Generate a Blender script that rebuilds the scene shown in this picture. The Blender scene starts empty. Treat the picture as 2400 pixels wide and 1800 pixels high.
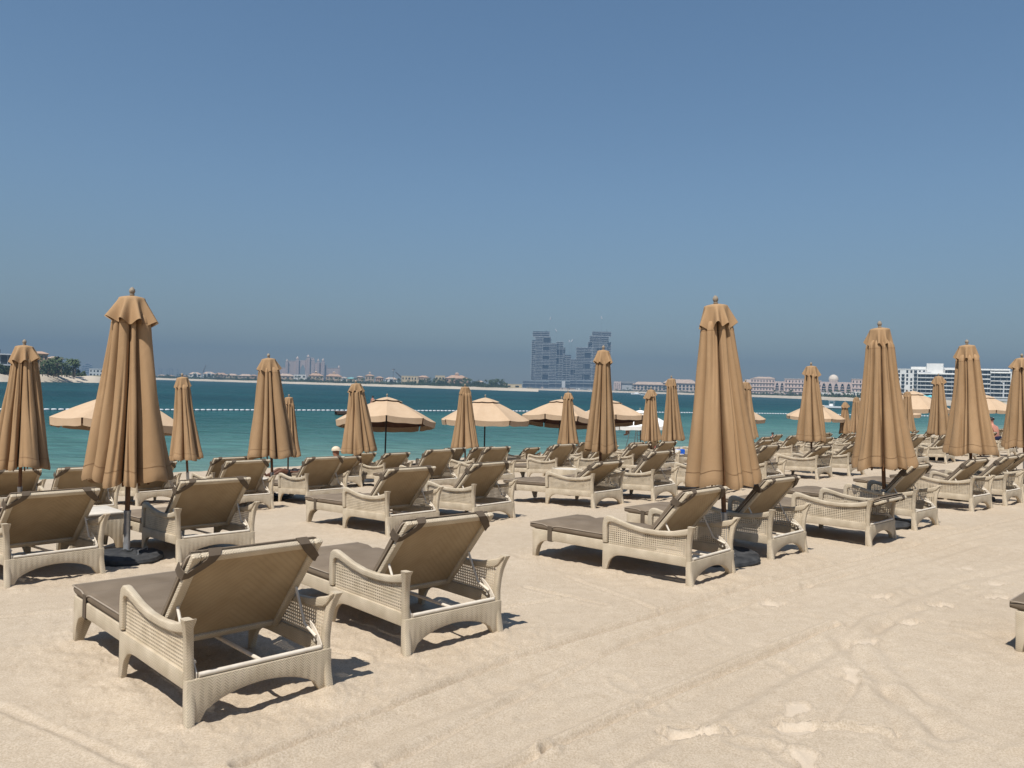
import bpy, bmesh, math, random
import numpy as np
from mathutils import Vector, Matrix

scene = bpy.context.scene
COL = scene.collection
rnd = random.Random(7)

# ------------------------------------------------------------------ camera
CH = 1.7                      # eye height above the sand at the photographer's feet (world z = 0)
FPX = 1890.0                  # focal length in pixels of the 2400 x 1800 photograph
HORIZON_Y, HORIZON_SLOPE = 909.0, 0.0284
_pitch = math.atan((HORIZON_Y - 900.0) / FPX)
_fw = Vector((0, math.cos(_pitch), math.sin(_pitch)))
_r0 = Vector((1, 0, 0)); _u0 = _r0.cross(_fw)
_ro = math.atan(HORIZON_SLOPE)
_rt = _r0 * math.cos(_ro) + _u0 * math.sin(_ro)
_up = -_r0 * math.sin(_ro) + _u0 * math.cos(_ro)
cam_d = bpy.data.cameras.new('camera'); cam = bpy.data.objects.new('camera', cam_d); COL.objects.link(cam)
cam_d.sensor_fit = 'HORIZONTAL'; cam_d.sensor_width = 36.0; cam_d.lens = FPX / 2400.0 * 36.0
cam_d.clip_start = 0.05; cam_d.clip_end = 20000.0
cam.matrix_world = Matrix(((_rt.x, _up.x, -_fw.x, 0), (_rt.y, _up.y, -_fw.y, 0), (_rt.z, _up.z, -_fw.z, CH), (0, 0, 0, 1)))
scene.camera = cam

# ------------------------------------------------------------------ sky, sun, exposure
SUN_EL, SUN_AZ = math.radians(60.0), math.radians(207.0)      # behind the camera, to the left
world = bpy.data.worlds.new('World'); scene.world = world; world.use_nodes = True
wn = world.node_tree.nodes; wl = world.node_tree.links
wn.clear()
sky = wn.new('ShaderNodeTexSky'); sky.sky_type = 'NISHITA'; sky.sun_disc = False
sky.sun_elevation = SUN_EL; sky.sun_rotation = SUN_AZ
sky.altitude = 0.0; sky.air_density = 1.0; sky.dust_density = 0.25; sky.ozone_density = 2.5
hsv = wn.new('ShaderNodeHueSaturation'); hsv.inputs['Saturation'].default_value = 1.27; hsv.inputs['Value'].default_value = 1.0
bg = wn.new('ShaderNodeBackground'); bg.inputs['Strength'].default_value = 0.118
wo = wn.new('ShaderNodeOutputWorld')
gm = wn.new('ShaderNodeGamma'); gm.inputs['Gamma'].default_value = 0.72; wl.new(sky.outputs[0], gm.inputs['Color']); wl.new(gm.outputs[0], hsv.inputs['Color']); 
wtc = wn.new('ShaderNodeTexCoord'); wsx = wn.new('ShaderNodeSeparateXYZ'); wl.new(wtc.outputs['Generated'], wsx.inputs[0])
wmr = wn.new('ShaderNodeMapRange'); wmr.interpolation_type = 'SMOOTHSTEP'; wmr.inputs['From Min'].default_value = 0.0; wmr.inputs['From Max'].default_value = 0.26; wmr.inputs['To Min'].default_value = 0.74; wmr.inputs['To Max'].default_value = 1.0
wl.new(wsx.outputs['Z'], wmr.inputs['Value'])
wmx = wn.new('ShaderNodeMix'); wmx.data_type = 'RGBA'; wmx.blend_type = 'MULTIPLY'; wmx.inputs['Factor'].default_value = 1.0
wl.new(hsv.outputs[0], wmx.inputs['A']); wl.new(wmr.outputs[0], wmx.inputs['B']); wl.new(wmx.outputs['Result'], bg.inputs['Color']); wl.new(bg.outputs[0], wo.inputs['Surface'])

sun_d = bpy.data.lights.new('sun', 'SUN'); sun_d.energy = 4.6; sun_d.angle = math.radians(0.53); sun_d.color = (1.0, 0.965, 0.90)
sun = bpy.data.objects.new('sun', sun_d); COL.objects.link(sun)
_travel = -Vector((math.sin(SUN_AZ) * math.cos(SUN_EL), math.cos(SUN_AZ) * math.cos(SUN_EL), math.sin(SUN_EL)))
sun.rotation_euler = _travel.to_track_quat('-Z', 'Y').to_euler(); sun.location = (-20, -40, 60)

scene.view_settings.view_transform = 'Standard'; scene.view_settings.look = 'None'
scene.view_settings.gamma = 1.0; scene.view_settings.use_curve_mapping = False
scene.view_settings.exposure = 0.40
scene.render.engine = 'CYCLES'
scene.cycles.max_bounces = 7; scene.cycles.diffuse_bounces = 4; scene.cycles.glossy_bounces = 2
scene.cycles.transmission_bounces = 2; scene.cycles.transparent_max_bounces = 4; scene.cycles.volume_bounces = 0
scene.cycles.use_denoising = True
scene.cycles.caustics_reflective = False; scene.cycles.caustics_refractive = False

# ------------------------------------------------------------------ helpers
def ray(px, py):
    return _fw + _rt * ((px - 1200.0) / FPX) - _up * ((py - 900.0) / FPX)
def pix(px, py, d):
    """world point seen at photo pixel (px, py), d metres in front of the camera"""
    return Vector((0, 0, CH)) + ray(px, py) * d
def hor(px):
    return HORIZON_Y + (px - 1200.0) * HORIZON_SLOPE
def tag(o, label=None, cat=None, group=None, kind=None):
    if label: o['label'] = label
    if cat: o['category'] = cat
    if group: o['group'] = group
    if kind: o['kind'] = kind
    return o
def empty(name, loc=(0, 0, 0), rot=(0, 0, 0), parent=None):
    o = bpy.data.objects.new(name, None); COL.objects.link(o); o.location = loc; o.rotation_euler = rot
    o.empty_display_size = 0.1
    if parent: o.parent = parent
    return o
def link(name, mesh, parent=None, loc=(0, 0, 0), rot=(0, 0, 0), scale=(1, 1, 1)):
    o = bpy.data.objects.new(name, mesh); COL.objects.link(o)
    o.location = loc; o.rotation_euler = rot; o.scale = scale
    if parent: o.parent = parent
    return o

class MB:
    """collects shapes; mesh() turns them into one mesh"""
    def __init__(s): s.v = []; s.f = []
    def add(s, vs, fs):
        b = len(s.v); s.v += [tuple(p) for p in vs]; s.f += [tuple(i + b for i in q) for q in fs]; return s
    def box(s, x0, x1, y0, y1, z0, z1):
        return s.add([(x0, y0, z0), (x1, y0, z0), (x1, y1, z0), (x0, y1, z0), (x0, y0, z1), (x1, y0, z1), (x1, y1, z1), (x0, y1, z1)],
                     [(0, 3, 2, 1), (4, 5, 6, 7), (0, 1, 5, 4), (1, 2, 6, 5), (2, 3, 7, 6), (3, 0, 4, 7)])
    def loft(s, rings, cap=True, closed=True):
        n = len(rings[0]); vs = [p for r in rings for p in r]; fs = []
        m = n if closed else n - 1
        for k in range(len(rings) - 1):
            for i in range(m):
                j = (i + 1) % n
                fs.append((k * n + i, k * n + j, (k + 1) * n + j, (k + 1) * n + i))
        if cap:
            fs.append(tuple(range(n - 1, -1, -1))); fs.append(tuple((len(rings) - 1) * n + i for i in range(n)))
        return s.add(vs, fs)
    def lathe(s, prof, n=16, cx=0, cy=0, cap=True):
        return s.loft([[(cx + r * math.cos(2 * math.pi * i / n), cy + r * math.sin(2 * math.pi * i / n), z) for i in range(n)] for r, z in prof], cap)
    def tube(s, pts, r, n=8, cap=True):
        pts = [Vector(p) for p in pts]; rings = []
        rs = r if isinstance(r, (list, tuple)) else [r] * len(pts)
        for i, p in enumerate(pts):
            t = (pts[min(i + 1, len(pts) - 1)] - pts[max(i - 1, 0)]).normalized()
            a = Vector((0, 0, 1)) if abs(t.z) < 0.9 else Vector((1, 0, 0))
            x = t.cross(a).normalized(); y = t.cross(x).normalized()
            rings.append([tuple(p + x * rs[i] * math.cos(2 * math.pi * k / n) + y * rs[i] * math.sin(2 * math.pi * k / n)) for k in range(n)])
        return s.loft(rings, cap)
    def strip(s, A, B, t0, t1, axis):
        """solid between curves A and B (2-D) extruded from t0 to t1; axis 'x': points are (y,z), axis 'y': points are (x,z)"""
        n = len(A)
        m = (lambda p, t: (t, p[0], p[1])) if axis == 'x' else (lambda p, t: (p[0], t, p[1]))
        vs = [m(p, t0) for p in A] + [m(p, t0) for p in B] + [m(p, t1) for p in A] + [m(p, t1) for p in B]
        fs = []
        for i in range(n - 1):
            a, b, c, d = i, i + 1, n + i + 1, n + i
            fs += [(a, b, c, d), (2 * n + d, 2 * n + c, 2 * n + b, 2 * n + a), (a, 2 * n + a, 2 * n + b, b), (d, c, 2 * n + c, 2 * n + d)]
        fs += [(0, n, 3 * n, 2 * n), (n - 1, 3 * n - 1, 4 * n - 1, 2 * n - 1)]
        return s.add(vs, fs)
    def mesh(s, name, mat, bevel=0.0, smooth=None, uv=False, segs=2):
        me = bpy.data.meshes.new(name); me.from_pydata(s.v, [], s.f)
        bm = bmesh.new(); bm.from_mesh(me)
        bmesh.ops.recalc_face_normals(bm, faces=bm.faces)
        if bevel > 0:
            ed = [e for e in bm.edges if len(e.link_faces) == 2 and e.calc_face_angle(0) > 0.6]
            bmesh.ops.bevel(bm, geom=ed, offset=bevel, segments=segs, affect='EDGES', profile=0.5, clamp_overlap=True)
        if uv:
            L = bm.loops.layers.uv.new('UVMap')
            for f in bm.faces:
                n = f.normal; a = max(range(3), key=lambda i: abs(n[i]))
                for l in f.loops:
                    c = l.vert.co
                    l[L].uv = (c.y, c.z) if a == 0 else ((c.x, c.z) if a == 1 else (c.x, c.y))
        bm.to_mesh(me); bm.free()
        if smooth is not None:
            me.shade_smooth(); me.set_sharp_from_angle(angle=smooth)
        me.materials.append(mat)
        return me

def rrect(hx, hy, r, n=4, cx=0, cy=0):
    """rounded rectangle, list of 2-D points"""
    out = []
    for qx, qy, a0 in ((1, 1, 0), (-1, 1, 90), (-1, -1, 180), (1, -1, 270)):
        for k in range(n + 1):
            a = math.radians(a0 + 90 * k / n)
            out.append((cx + qx * (hx - r) + r * math.cos(a), cy + qy * (hy - r) + r * math.sin(a)))
    return out

# ------------------------------------------------------------------ materials
def mat_new(name):
    m = bpy.data.materials.new(name); m.use_nodes = True
    n = m.node_tree.nodes; b = n['Principled BSDF']
    return m, n, m.node_tree.links, b
def mat_noise(name, c1, c2, scale=8.0, rough=0.7, bump=0.0, bscale=60.0, spec=0.3, detail=4.0, coord='Object', metal=0.0, bdist=0.01):
    m, n, l, b = mat_new(name)
    tc = n.new('ShaderNodeTexCoord'); nz = n.new('ShaderNodeTexNoise'); nz.inputs['Scale'].default_value = scale; nz.inputs['Detail'].default_value = detail
    rp = n.new('ShaderNodeValToRGB'); rp.color_ramp.elements[0].position = 0.3; rp.color_ramp.elements[1].position = 0.7
    rp.color_ramp.elements[0].color = (*c1, 1); rp.color_ramp.elements[1].color = (*c2, 1)
    l.new(tc.outputs[coord], nz.inputs['Vector']); l.new(nz.outputs['Fac'], rp.inputs['Fac']); l.new(rp.outputs['Color'], b.inputs['Base Color'])
    b.inputs['Roughness'].default_value = rough; b.inputs['Specular IOR Level'].default_value = spec; b.inputs['Metallic'].default_value = metal
    if bump > 0:
        n2 = n.new('ShaderNodeTexNoise'); n2.inputs['Scale'].default_value = bscale; n2.inputs['Detail'].default_value = 3.0
        bp = n.new('ShaderNodeBump'); bp.inputs['Strength'].default_value = bump; bp.inputs['Distance'].default_value = bdist
        l.new(tc.outputs[coord], n2.inputs['Vector']); l.new(n2.outputs['Fac'], bp.inputs['Height']); l.new(bp.outputs['Normal'], b.inputs['Normal'])
    return m
def math_node(n, op, a=None, b=None):
    k = n.new('ShaderNodeMath'); k.operation = op
    for i, v in enumerate((a, b)):
        if isinstance(v, (int, float)): k.inputs[i].default_value = v
    return k
def mat_weave(name, c1, c2, column, period, bump=0.6, dark=0.75, rough=0.65):
    """herringbone of flat synthetic cane: zigzag strands from the box-projected UV (metres)"""
    m, n, l, b = mat_new(name)
    uv = n.new('ShaderNodeTexCoord'); sx = n.new('ShaderNodeSeparateXYZ'); l.new(uv.outputs['UV'], sx.inputs[0])
    pp = math_node(n, 'PINGPONG', None, column); l.new(sx.outputs['X'], pp.inputs[0])
    ad = math_node(n, 'ADD'); l.new(pp.outputs[0], ad.inputs[0]); l.new(sx.outputs['Y'], ad.inputs[1])
    ml = math_node(n, 'MULTIPLY', None, 2 * math.pi / period); l.new(ad.outputs[0], ml.inputs[0])
    sn = math_node(n, 'SINE'); l.new(ml.outputs[0], sn.inputs[0])
    h = math_node(n, 'MULTIPLY_ADD', None, 0.5); h.inputs[2].default_value = 0.5; l.new(sn.outputs[0], h.inputs[0])
    pw = math_node(n, 'POWER', None, 0.45); l.new(h.outputs[0], pw.inputs[0])
    nz = n.new('ShaderNodeTexNoise'); nz.inputs['Scale'].default_value = 7.0; nz.inputs['Detail'].default_value = 5.0; l.new(uv.outputs['Object'], nz.inputs['Vector'])
    rp = n.new('ShaderNodeValToRGB'); rp.color_ramp.elements[0].position = 0.32; rp.color_ramp.elements[1].position = 0.68
    rp.color_ramp.elements[0].color = (*c1, 1); rp.color_ramp.elements[1].color = (*c2, 1); l.new(nz.outputs['Fac'], rp.inputs['Fac'])
    mr = n.new('ShaderNodeMapRange'); mr.inputs['To Min'].default_value = dark; mr.inputs['To Max'].default_value = 1.0; l.new(pw.outputs[0], mr.inputs['Value'])
    mx = n.new('ShaderNodeMix'); mx.data_type = 'RGBA'; mx.blend_type = 'MULTIPLY'; mx.inputs['Factor'].default_value = 1.0
    l.new(rp.outputs['Color'], mx.inputs['A']); l.new(mr.outputs[0], mx.inputs['B']); l.new(mx.outputs['Result'], b.inputs['Base Color'])
    n2 = n.new('ShaderNodeTexNoise'); n2.inputs['Scale'].default_value = 90.0; l.new(uv.outputs['Object'], n2.inputs['Vector'])
    hh = math_node(n, 'MULTIPLY_ADD', None, 0.35); l.new(n2.outputs['Fac'], hh.inputs[0]); l.new(pw.outputs[0], hh.inputs[2])
    bp = n.new('ShaderNodeBump'); bp.inputs['Strength'].default_value = bump; bp.inputs['Distance'].default_value = 0.004
    l.new(hh.outputs[0], bp.inputs['Height']); l.new(bp.outputs['Normal'], b.inputs['Normal'])
    b.inputs['Roughness'].default_value = rough; b.inputs['Specular IOR Level'].default_value = 0.3
    return m

def vary(m, lo, hi):
    n = m.node_tree.nodes; l = m.node_tree.links; b = n['Principled BSDF']; src = b.inputs['Base Color'].links[0].from_socket
    oi = n.new('ShaderNodeObjectInfo'); mr = n.new('ShaderNodeMapRange'); mr.inputs['To Min'].default_value = lo; mr.inputs['To Max'].default_value = hi; l.new(oi.outputs['Random'], mr.inputs['Value'])
    mx = n.new('ShaderNodeMix'); mx.data_type = 'RGBA'; mx.blend_type = 'MULTIPLY'; mx.inputs['Factor'].default_value = 1.0; l.new(src, mx.inputs['A']); l.new(mr.outputs[0], mx.inputs['B']); l.new(mx.outputs['Result'], b.inputs['Base Color'])
M = {}
M['weave'] = mat_weave('woven_cane', (0.49, 0.40, 0.282), (0.63, 0.53, 0.395), 0.021, 0.0145, 0.7, 0.72)
M['strand'] = mat_noise('cane_strand', (0.49, 0.40, 0.282), (0.63, 0.53, 0.395), 12.0, 0.65)
M['backweave'] = mat_weave('back_panel_cane', (0.30, 0.215, 0.122), (0.36, 0.267, 0.16), 0.36, 0.042, 0.25, 0.90)
M['whitebar'] = mat_noise('painted_bar', (0.58, 0.51, 0.42), (0.68, 0.61, 0.51), 20, 0.45)
M['taupe'] = mat_noise('taupe_canvas', (0.158, 0.119, 0.083), (0.200, 0.154, 0.110), 5.0, 0.85, 0.25, 220.0, 0.2, 6.0)
M['taupe_dark'] = mat_noise('taupe_strap', (0.085, 0.064, 0.045), (0.12, 0.09, 0.064), 9.0, 0.85, 0.3, 200.0, 0.2)
M['piping'] = mat_noise('piping', (0.27, 0.22, 0.17), (0.33, 0.27, 0.21), 9.0, 0.8)
M['galv'] = mat_noise('galvanised_steel', (0.30, 0.31, 0.32), (0.42, 0.43, 0.45), 15.0, 0.42, metal=0.6)
M['wood'] = mat_noise('oiled_wood', (0.10, 0.045, 0.018), (0.17, 0.08, 0.033), 14.0, 0.6)
M['darkpole'] = mat_noise('dark_pole', (0.03, 0.017, 0.012), (0.05, 0.03, 0.02), 14.0, 0.5)
M['finial'] = mat_noise('weathered_wood', (0.20, 0.16, 0.12), (0.32, 0.27, 0.21), 40.0, 0.8, 0.4, 80.0)
M['rubber'] = mat_noise('base_rubber', (0.010, 0.011, 0.013), (0.055, 0.055, 0.056), 9.0, 0.7, 0.5, 60.0, 0.4, 8.0)

def mat_cloth(name, c1, c2, transl=0.0):
    m, n, l, b = mat_new(name)
    tc = n.new('ShaderNodeTexCoord')
    nz = n.new('ShaderNodeTexNoise'); nz.inputs['Scale'].default_value = 3.0; nz.inputs['Detail'].default_value = 7.0; nz.inputs['Roughness'].default_value = 0.6
    mp = n.new('ShaderNodeMapping'); mp.inputs['Scale'].default_value = (1.0, 1.0, 0.45)
    l.new(tc.outputs['Object'], mp.inputs['Vector']); l.new(mp.outputs[0], nz.inputs['Vector'])
    rp = n.new('ShaderNodeValToRGB'); rp.color_ramp.elements[0].position = 0.3; rp.color_ramp.elements[1].position = 0.72
    rp.color_ramp.elements[0].color = (*c1, 1); rp.color_ramp.elements[1].color = (*c2, 1)
    l.new(nz.outputs['Fac'], rp.inputs['Fac']); l.new(rp.outputs['Color'], b.inputs['Base Color'])
    n2 = n.new('ShaderNodeTexNoise'); n2.inputs['Scale'].default_value = 11.0; n2.inputs['Detail'].default_value = 5.0; n2.inputs['Distortion'].default_value = 0.8
    l.new(mp.outputs[0], n2.inputs['Vector'])
    n3 = n.new('ShaderNodeTexNoise'); n3.inputs['Scale'].default_value = 420.0; l.new(tc.outputs['Object'], n3.inputs['Vector'])
    h = math_node(n, 'MULTIPLY_ADD', None, 0.06); l.new(n3.outputs['Fac'], h.inputs[0]); l.new(n2.outputs['Fac'], h.inputs[2])
    bp = n.new('ShaderNodeBump'); bp.inputs['Strength'].default_value = 0.3; bp.inputs['Distance'].default_value = 0.014
    l.new(h.outputs[0], bp.inputs['Height']); l.new(bp.outputs['Normal'], b.inputs['Normal'])
    b.inputs['Roughness'].default_value = 0.85; b.inputs['Specular IOR Level'].default_value = 0.2
    if transl > 0:
        tr = n.new('ShaderNodeBsdfTranslucent'); l.new(rp.outputs['Color'], tr.inputs['Color'])
        mx = n.new('ShaderNodeMixShader'); mx.inputs[0].default_value = transl
        l.new(b.outputs[0], mx.inputs[1]); l.new(tr.outputs[0], mx.inputs[2]); l.new(mx.outputs[0], n['Material Output'].inputs['Surface'])
    return m
M['cloth'] = mat_cloth('tan_canvas', (0.288, 0.178, 0.092), (0.362, 0.230, 0.125))
M['cloth_seam'] = mat_noise('tan_canvas_seam', (0.22, 0.125, 0.06), (0.28, 0.16, 0.08), 12.0, 0.9)
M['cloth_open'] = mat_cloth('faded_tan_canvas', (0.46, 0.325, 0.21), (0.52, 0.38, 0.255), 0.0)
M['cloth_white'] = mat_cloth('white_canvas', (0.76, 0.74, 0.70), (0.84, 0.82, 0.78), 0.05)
M['shade_underlay'] = mat_noise('painted_canopy_shade', (0.085, 0.038, 0.021), (0.12, 0.056, 0.031), 6.0, 0.9)  # shade under the open canopies, painted as dark brown
for _k, _a, _b in (('taupe', .86, 1.14), ('cloth', .92, 1.08), ('backweave', .9, 1.08)): vary(M[_k], _a, _b)

# ------------------------------------------------------------------ the beach
# s: metres towards the sea (across the rows of loungers), q: metres along the rows
SX, SY = -0.69, 0.725
WATER_Z = -1.76
_TS = [-200, 4, 6, 9.2, 14, 18, 22, 30, 40, 70, 200]; _TZ = [0, 0, -.02, -.16, -.5, -.88, -1.3, -1.76, -2.6, -4.5, -6]
def sq(x, y): return SX * x + SY * y, SY * x - SX * y
def xy(s, q): return SX * s + SY * q, SY * s - SX * q
def shore_shift(q):            # the waterline bends away from the rows to the left
    return np.clip((6.0 - q) * 0.26, 0.0, 6.0)
def base_z(x, y):
    s, q = sq(x, y)
    sh = shore_shift(q) * np.clip((s - 20.0) / 8.0, 0, 1)
    return np.interp(s - sh, _TS, _TZ)
def tz(x, y): return float(base_z(np.float64(x), np.float64(y)))
def slope_pitch(x, y):
    return math.atan((tz(x + SX, y + SY) - tz(x - SX * .2, y - SY * .2)) / 1.2)

_rng = np.random.RandomState(3)
_perm = _rng.rand(256, 256)
def vnoise(x, y):
    xi = np.floor(x).astype(int); yi = np.floor(y).astype(int); fx = x - xi; fy = y - yi
    fx = fx * fx * (3 - 2 * fx); fy = fy * fy * (3 - 2 * fy)
    g = lambda a, b: _perm[a & 255, b & 255]
    return (g(xi, yi) * (1 - fx) + g(xi + 1, yi) * fx) * (1 - fy) + (g(xi, yi + 1) * (1 - fx) + g(xi + 1, yi + 1) * fx) * fy
def fbm(x, y, f, o=4):
    t = 0; a = 0.5
    for k in range(o):
        t = t + a * (vnoise(x * f + 17.3 * k, y * f + 31.7 * k) - 0.5); f *= 2.03; a *= 0.5
    return t
def gp(px, py):                # photo pixel on the flat sand -> x, y
    d = ray(px, py); t = -CH / d.z; return (d.x * t, d.y * t)

LOUNGERS = []                  # filled below, used for the churned sand around the legs
def lounger_spots():
    R = []
    def row(i, pts): 
        for p in pts: R.append((i,) + p)
    row(0, [(5.02, 4.44, .78, 50)])
    row(1, [(-1.24, 4.19, .77, 50), (-0.32, 5.31, .74, 50), (1.87, 7.29, .83, 50), (2.97, 8.48, .79, 50), (4.42, 9.50, .79, 22),
            (5.54, 10.67, .76, 50), (7.32, 12.46, .71, 46), (8.35, 13.33, .73, 46), (9.25, 14.35, .80, 46)])
    row(2, [(-3.94, 7.08, .86, 44), (-2.91, 8.12, .77, 46), (-1.13, 9.80, .79, 46), (-0.17, 10.80, .85, 46), (1.56, 12.55, .84, 36),
            (2.63, 13.49, .87, 48), (4.05, 14.75, .80, 46), (5.16, 15.57, .81, 50), (6.98, 17.84, .81, 38), (8.11, 18.83, .76, 38)])
    for q in (21.6, 23.1, 25.23, 26.8, 29.4, 30.8): row(2, [xy(8.05 + .1 * math.sin(q * 3), q) + (.79 + .05 * math.sin(q), 48 if int(q) % 2 else 40)])
    row(2, [xy(8.5, 33.1) + (.80, 20)])
    row(3, [(-5.84, 11.21, .75, 46), (-4.09, 12.78, .75, 46), (-3.06, 13.69, .79, 46), (-1.26, 15.87, .78, 50), (-0.15, 17.08, .79, 50),
            (1.37, 18.53, .79, 50), (2.45, 19.45, .83, 42), (3.35, 20.15, .78, 42), (4.21, 20.95, .80, 46), (6.55, 23.0, .81, 44)])
    for q in (22.3, 24.4, 25.96, 28.4, 30.0, 32.6, 34.0, 36.4, 37.9, 40.4, 42.0, 44.5, 46.0):
        row(3, [xy(12.15 + .15 * math.sin(q * 2.1), q) + (.79 + .05 * math.sin(q * 1.7), 38 if int(q) % 3 else 48)])
    row(4, [(-8.55, 14.07, .76, 38), (-6.32, 14.58, .88, 42), (-5.09, 15.0, .78, 46), (-3.65, 18.19, .75, 36), (-2.52, 18.47, .84, 40), (-1.35, 21.13, .78, 46),
            (-0.55, 19.85, .78, 46)])
    for q in (17.4, 18.9, 21.3, 22.8, 25.2, 26.8, 29.3, 30.8, 33.3, 34.7, 37.3, 38.8, 41.3, 42.8, 45.3):
        row(4, [xy(16.1 + .15 * math.sin(q * 2.7), q) + (.79 + .05 * math.sin(q * 1.3), 40 if int(q) % 2 else 48)])
    for q in (13.2, 14.4, 16.0, 18.4, 20.2, 22.2, 23.8, 26.0, 27.4, 34.4, 36.0, 39.4, 43.4, 45.0):
        row(5, [xy(19.9 + .15 * math.sin(q * 1.9), q) + (.80 + .06 * math.sin(q * 2.3), 42 if int(q) % 2 else 36)])
    return R
LOUNGERS = lounger_spots()

FOOTPRINTS = [(2068, 1402, .5), (2203, 1421, .2), (2336, 1402, .3), (2345, 1368, .3), (2138, 1463, .4), (2030, 1508, .6), (1995, 1582, 1.2), (1865, 1660, .9),
              (1623, 1722, .3), (1889, 1784, 1.4), (1859, 1705, .2), (1810, 1420, .3), (2260, 1330, .3)]
GROOVES = [([(2400, 1330), (2230, 1365), (2100, 1420), (2055, 1480), (2110, 1570), (2170, 1640), (2200, 1740)], .06, .005), ([(700, 1800), (1300, 1560), (1800, 1400), (2300, 1275)], .06, .006), ([(1450, 1800), (1800, 1600), (2150, 1430)], .05, .007),
 ([(560, 1800), (1200, 1546), (1742, 1383), (2231, 1253), (2400, 1213)], .028, .019),
           ([(1281, 1760), (1580, 1624), (1960, 1467)], .026, .016), ([(1150, 1830), (1281, 1760)], .026, .014),
           ([(2140, 1390), (2003, 1451), (1965, 1494), (2030, 1565), (2068, 1597), (2090, 1640), (2110, 1720), (2100, 1800)], .055, .006),
           ([(900, 1800), (1480, 1500), (2100, 1310), (2400, 1235)], .03, .010), ([(1230, 1375), (1420, 1420)], .02, .008), ([(1330, 1350), (1560, 1440)], .018, .006),
           ([(1940, 1690), (2010, 1600)], .03, .006), ([(2080, 1620), (2220, 1720)], .06, .008), ([(1560, 1715), (1700, 1712)], .02, -.012), ([(1830, 1697), (1960, 1698), (2090, 1712)], .016, -.010),
           ([(640, 1480), (860, 1545)], .02, .010), ([(1130, 1430), (1330, 1400)], .02, .006), ([(0, 1430), (420, 1395)], .03, .008), ([(0, 1650), (330, 1800)], .02, .004)]

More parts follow.
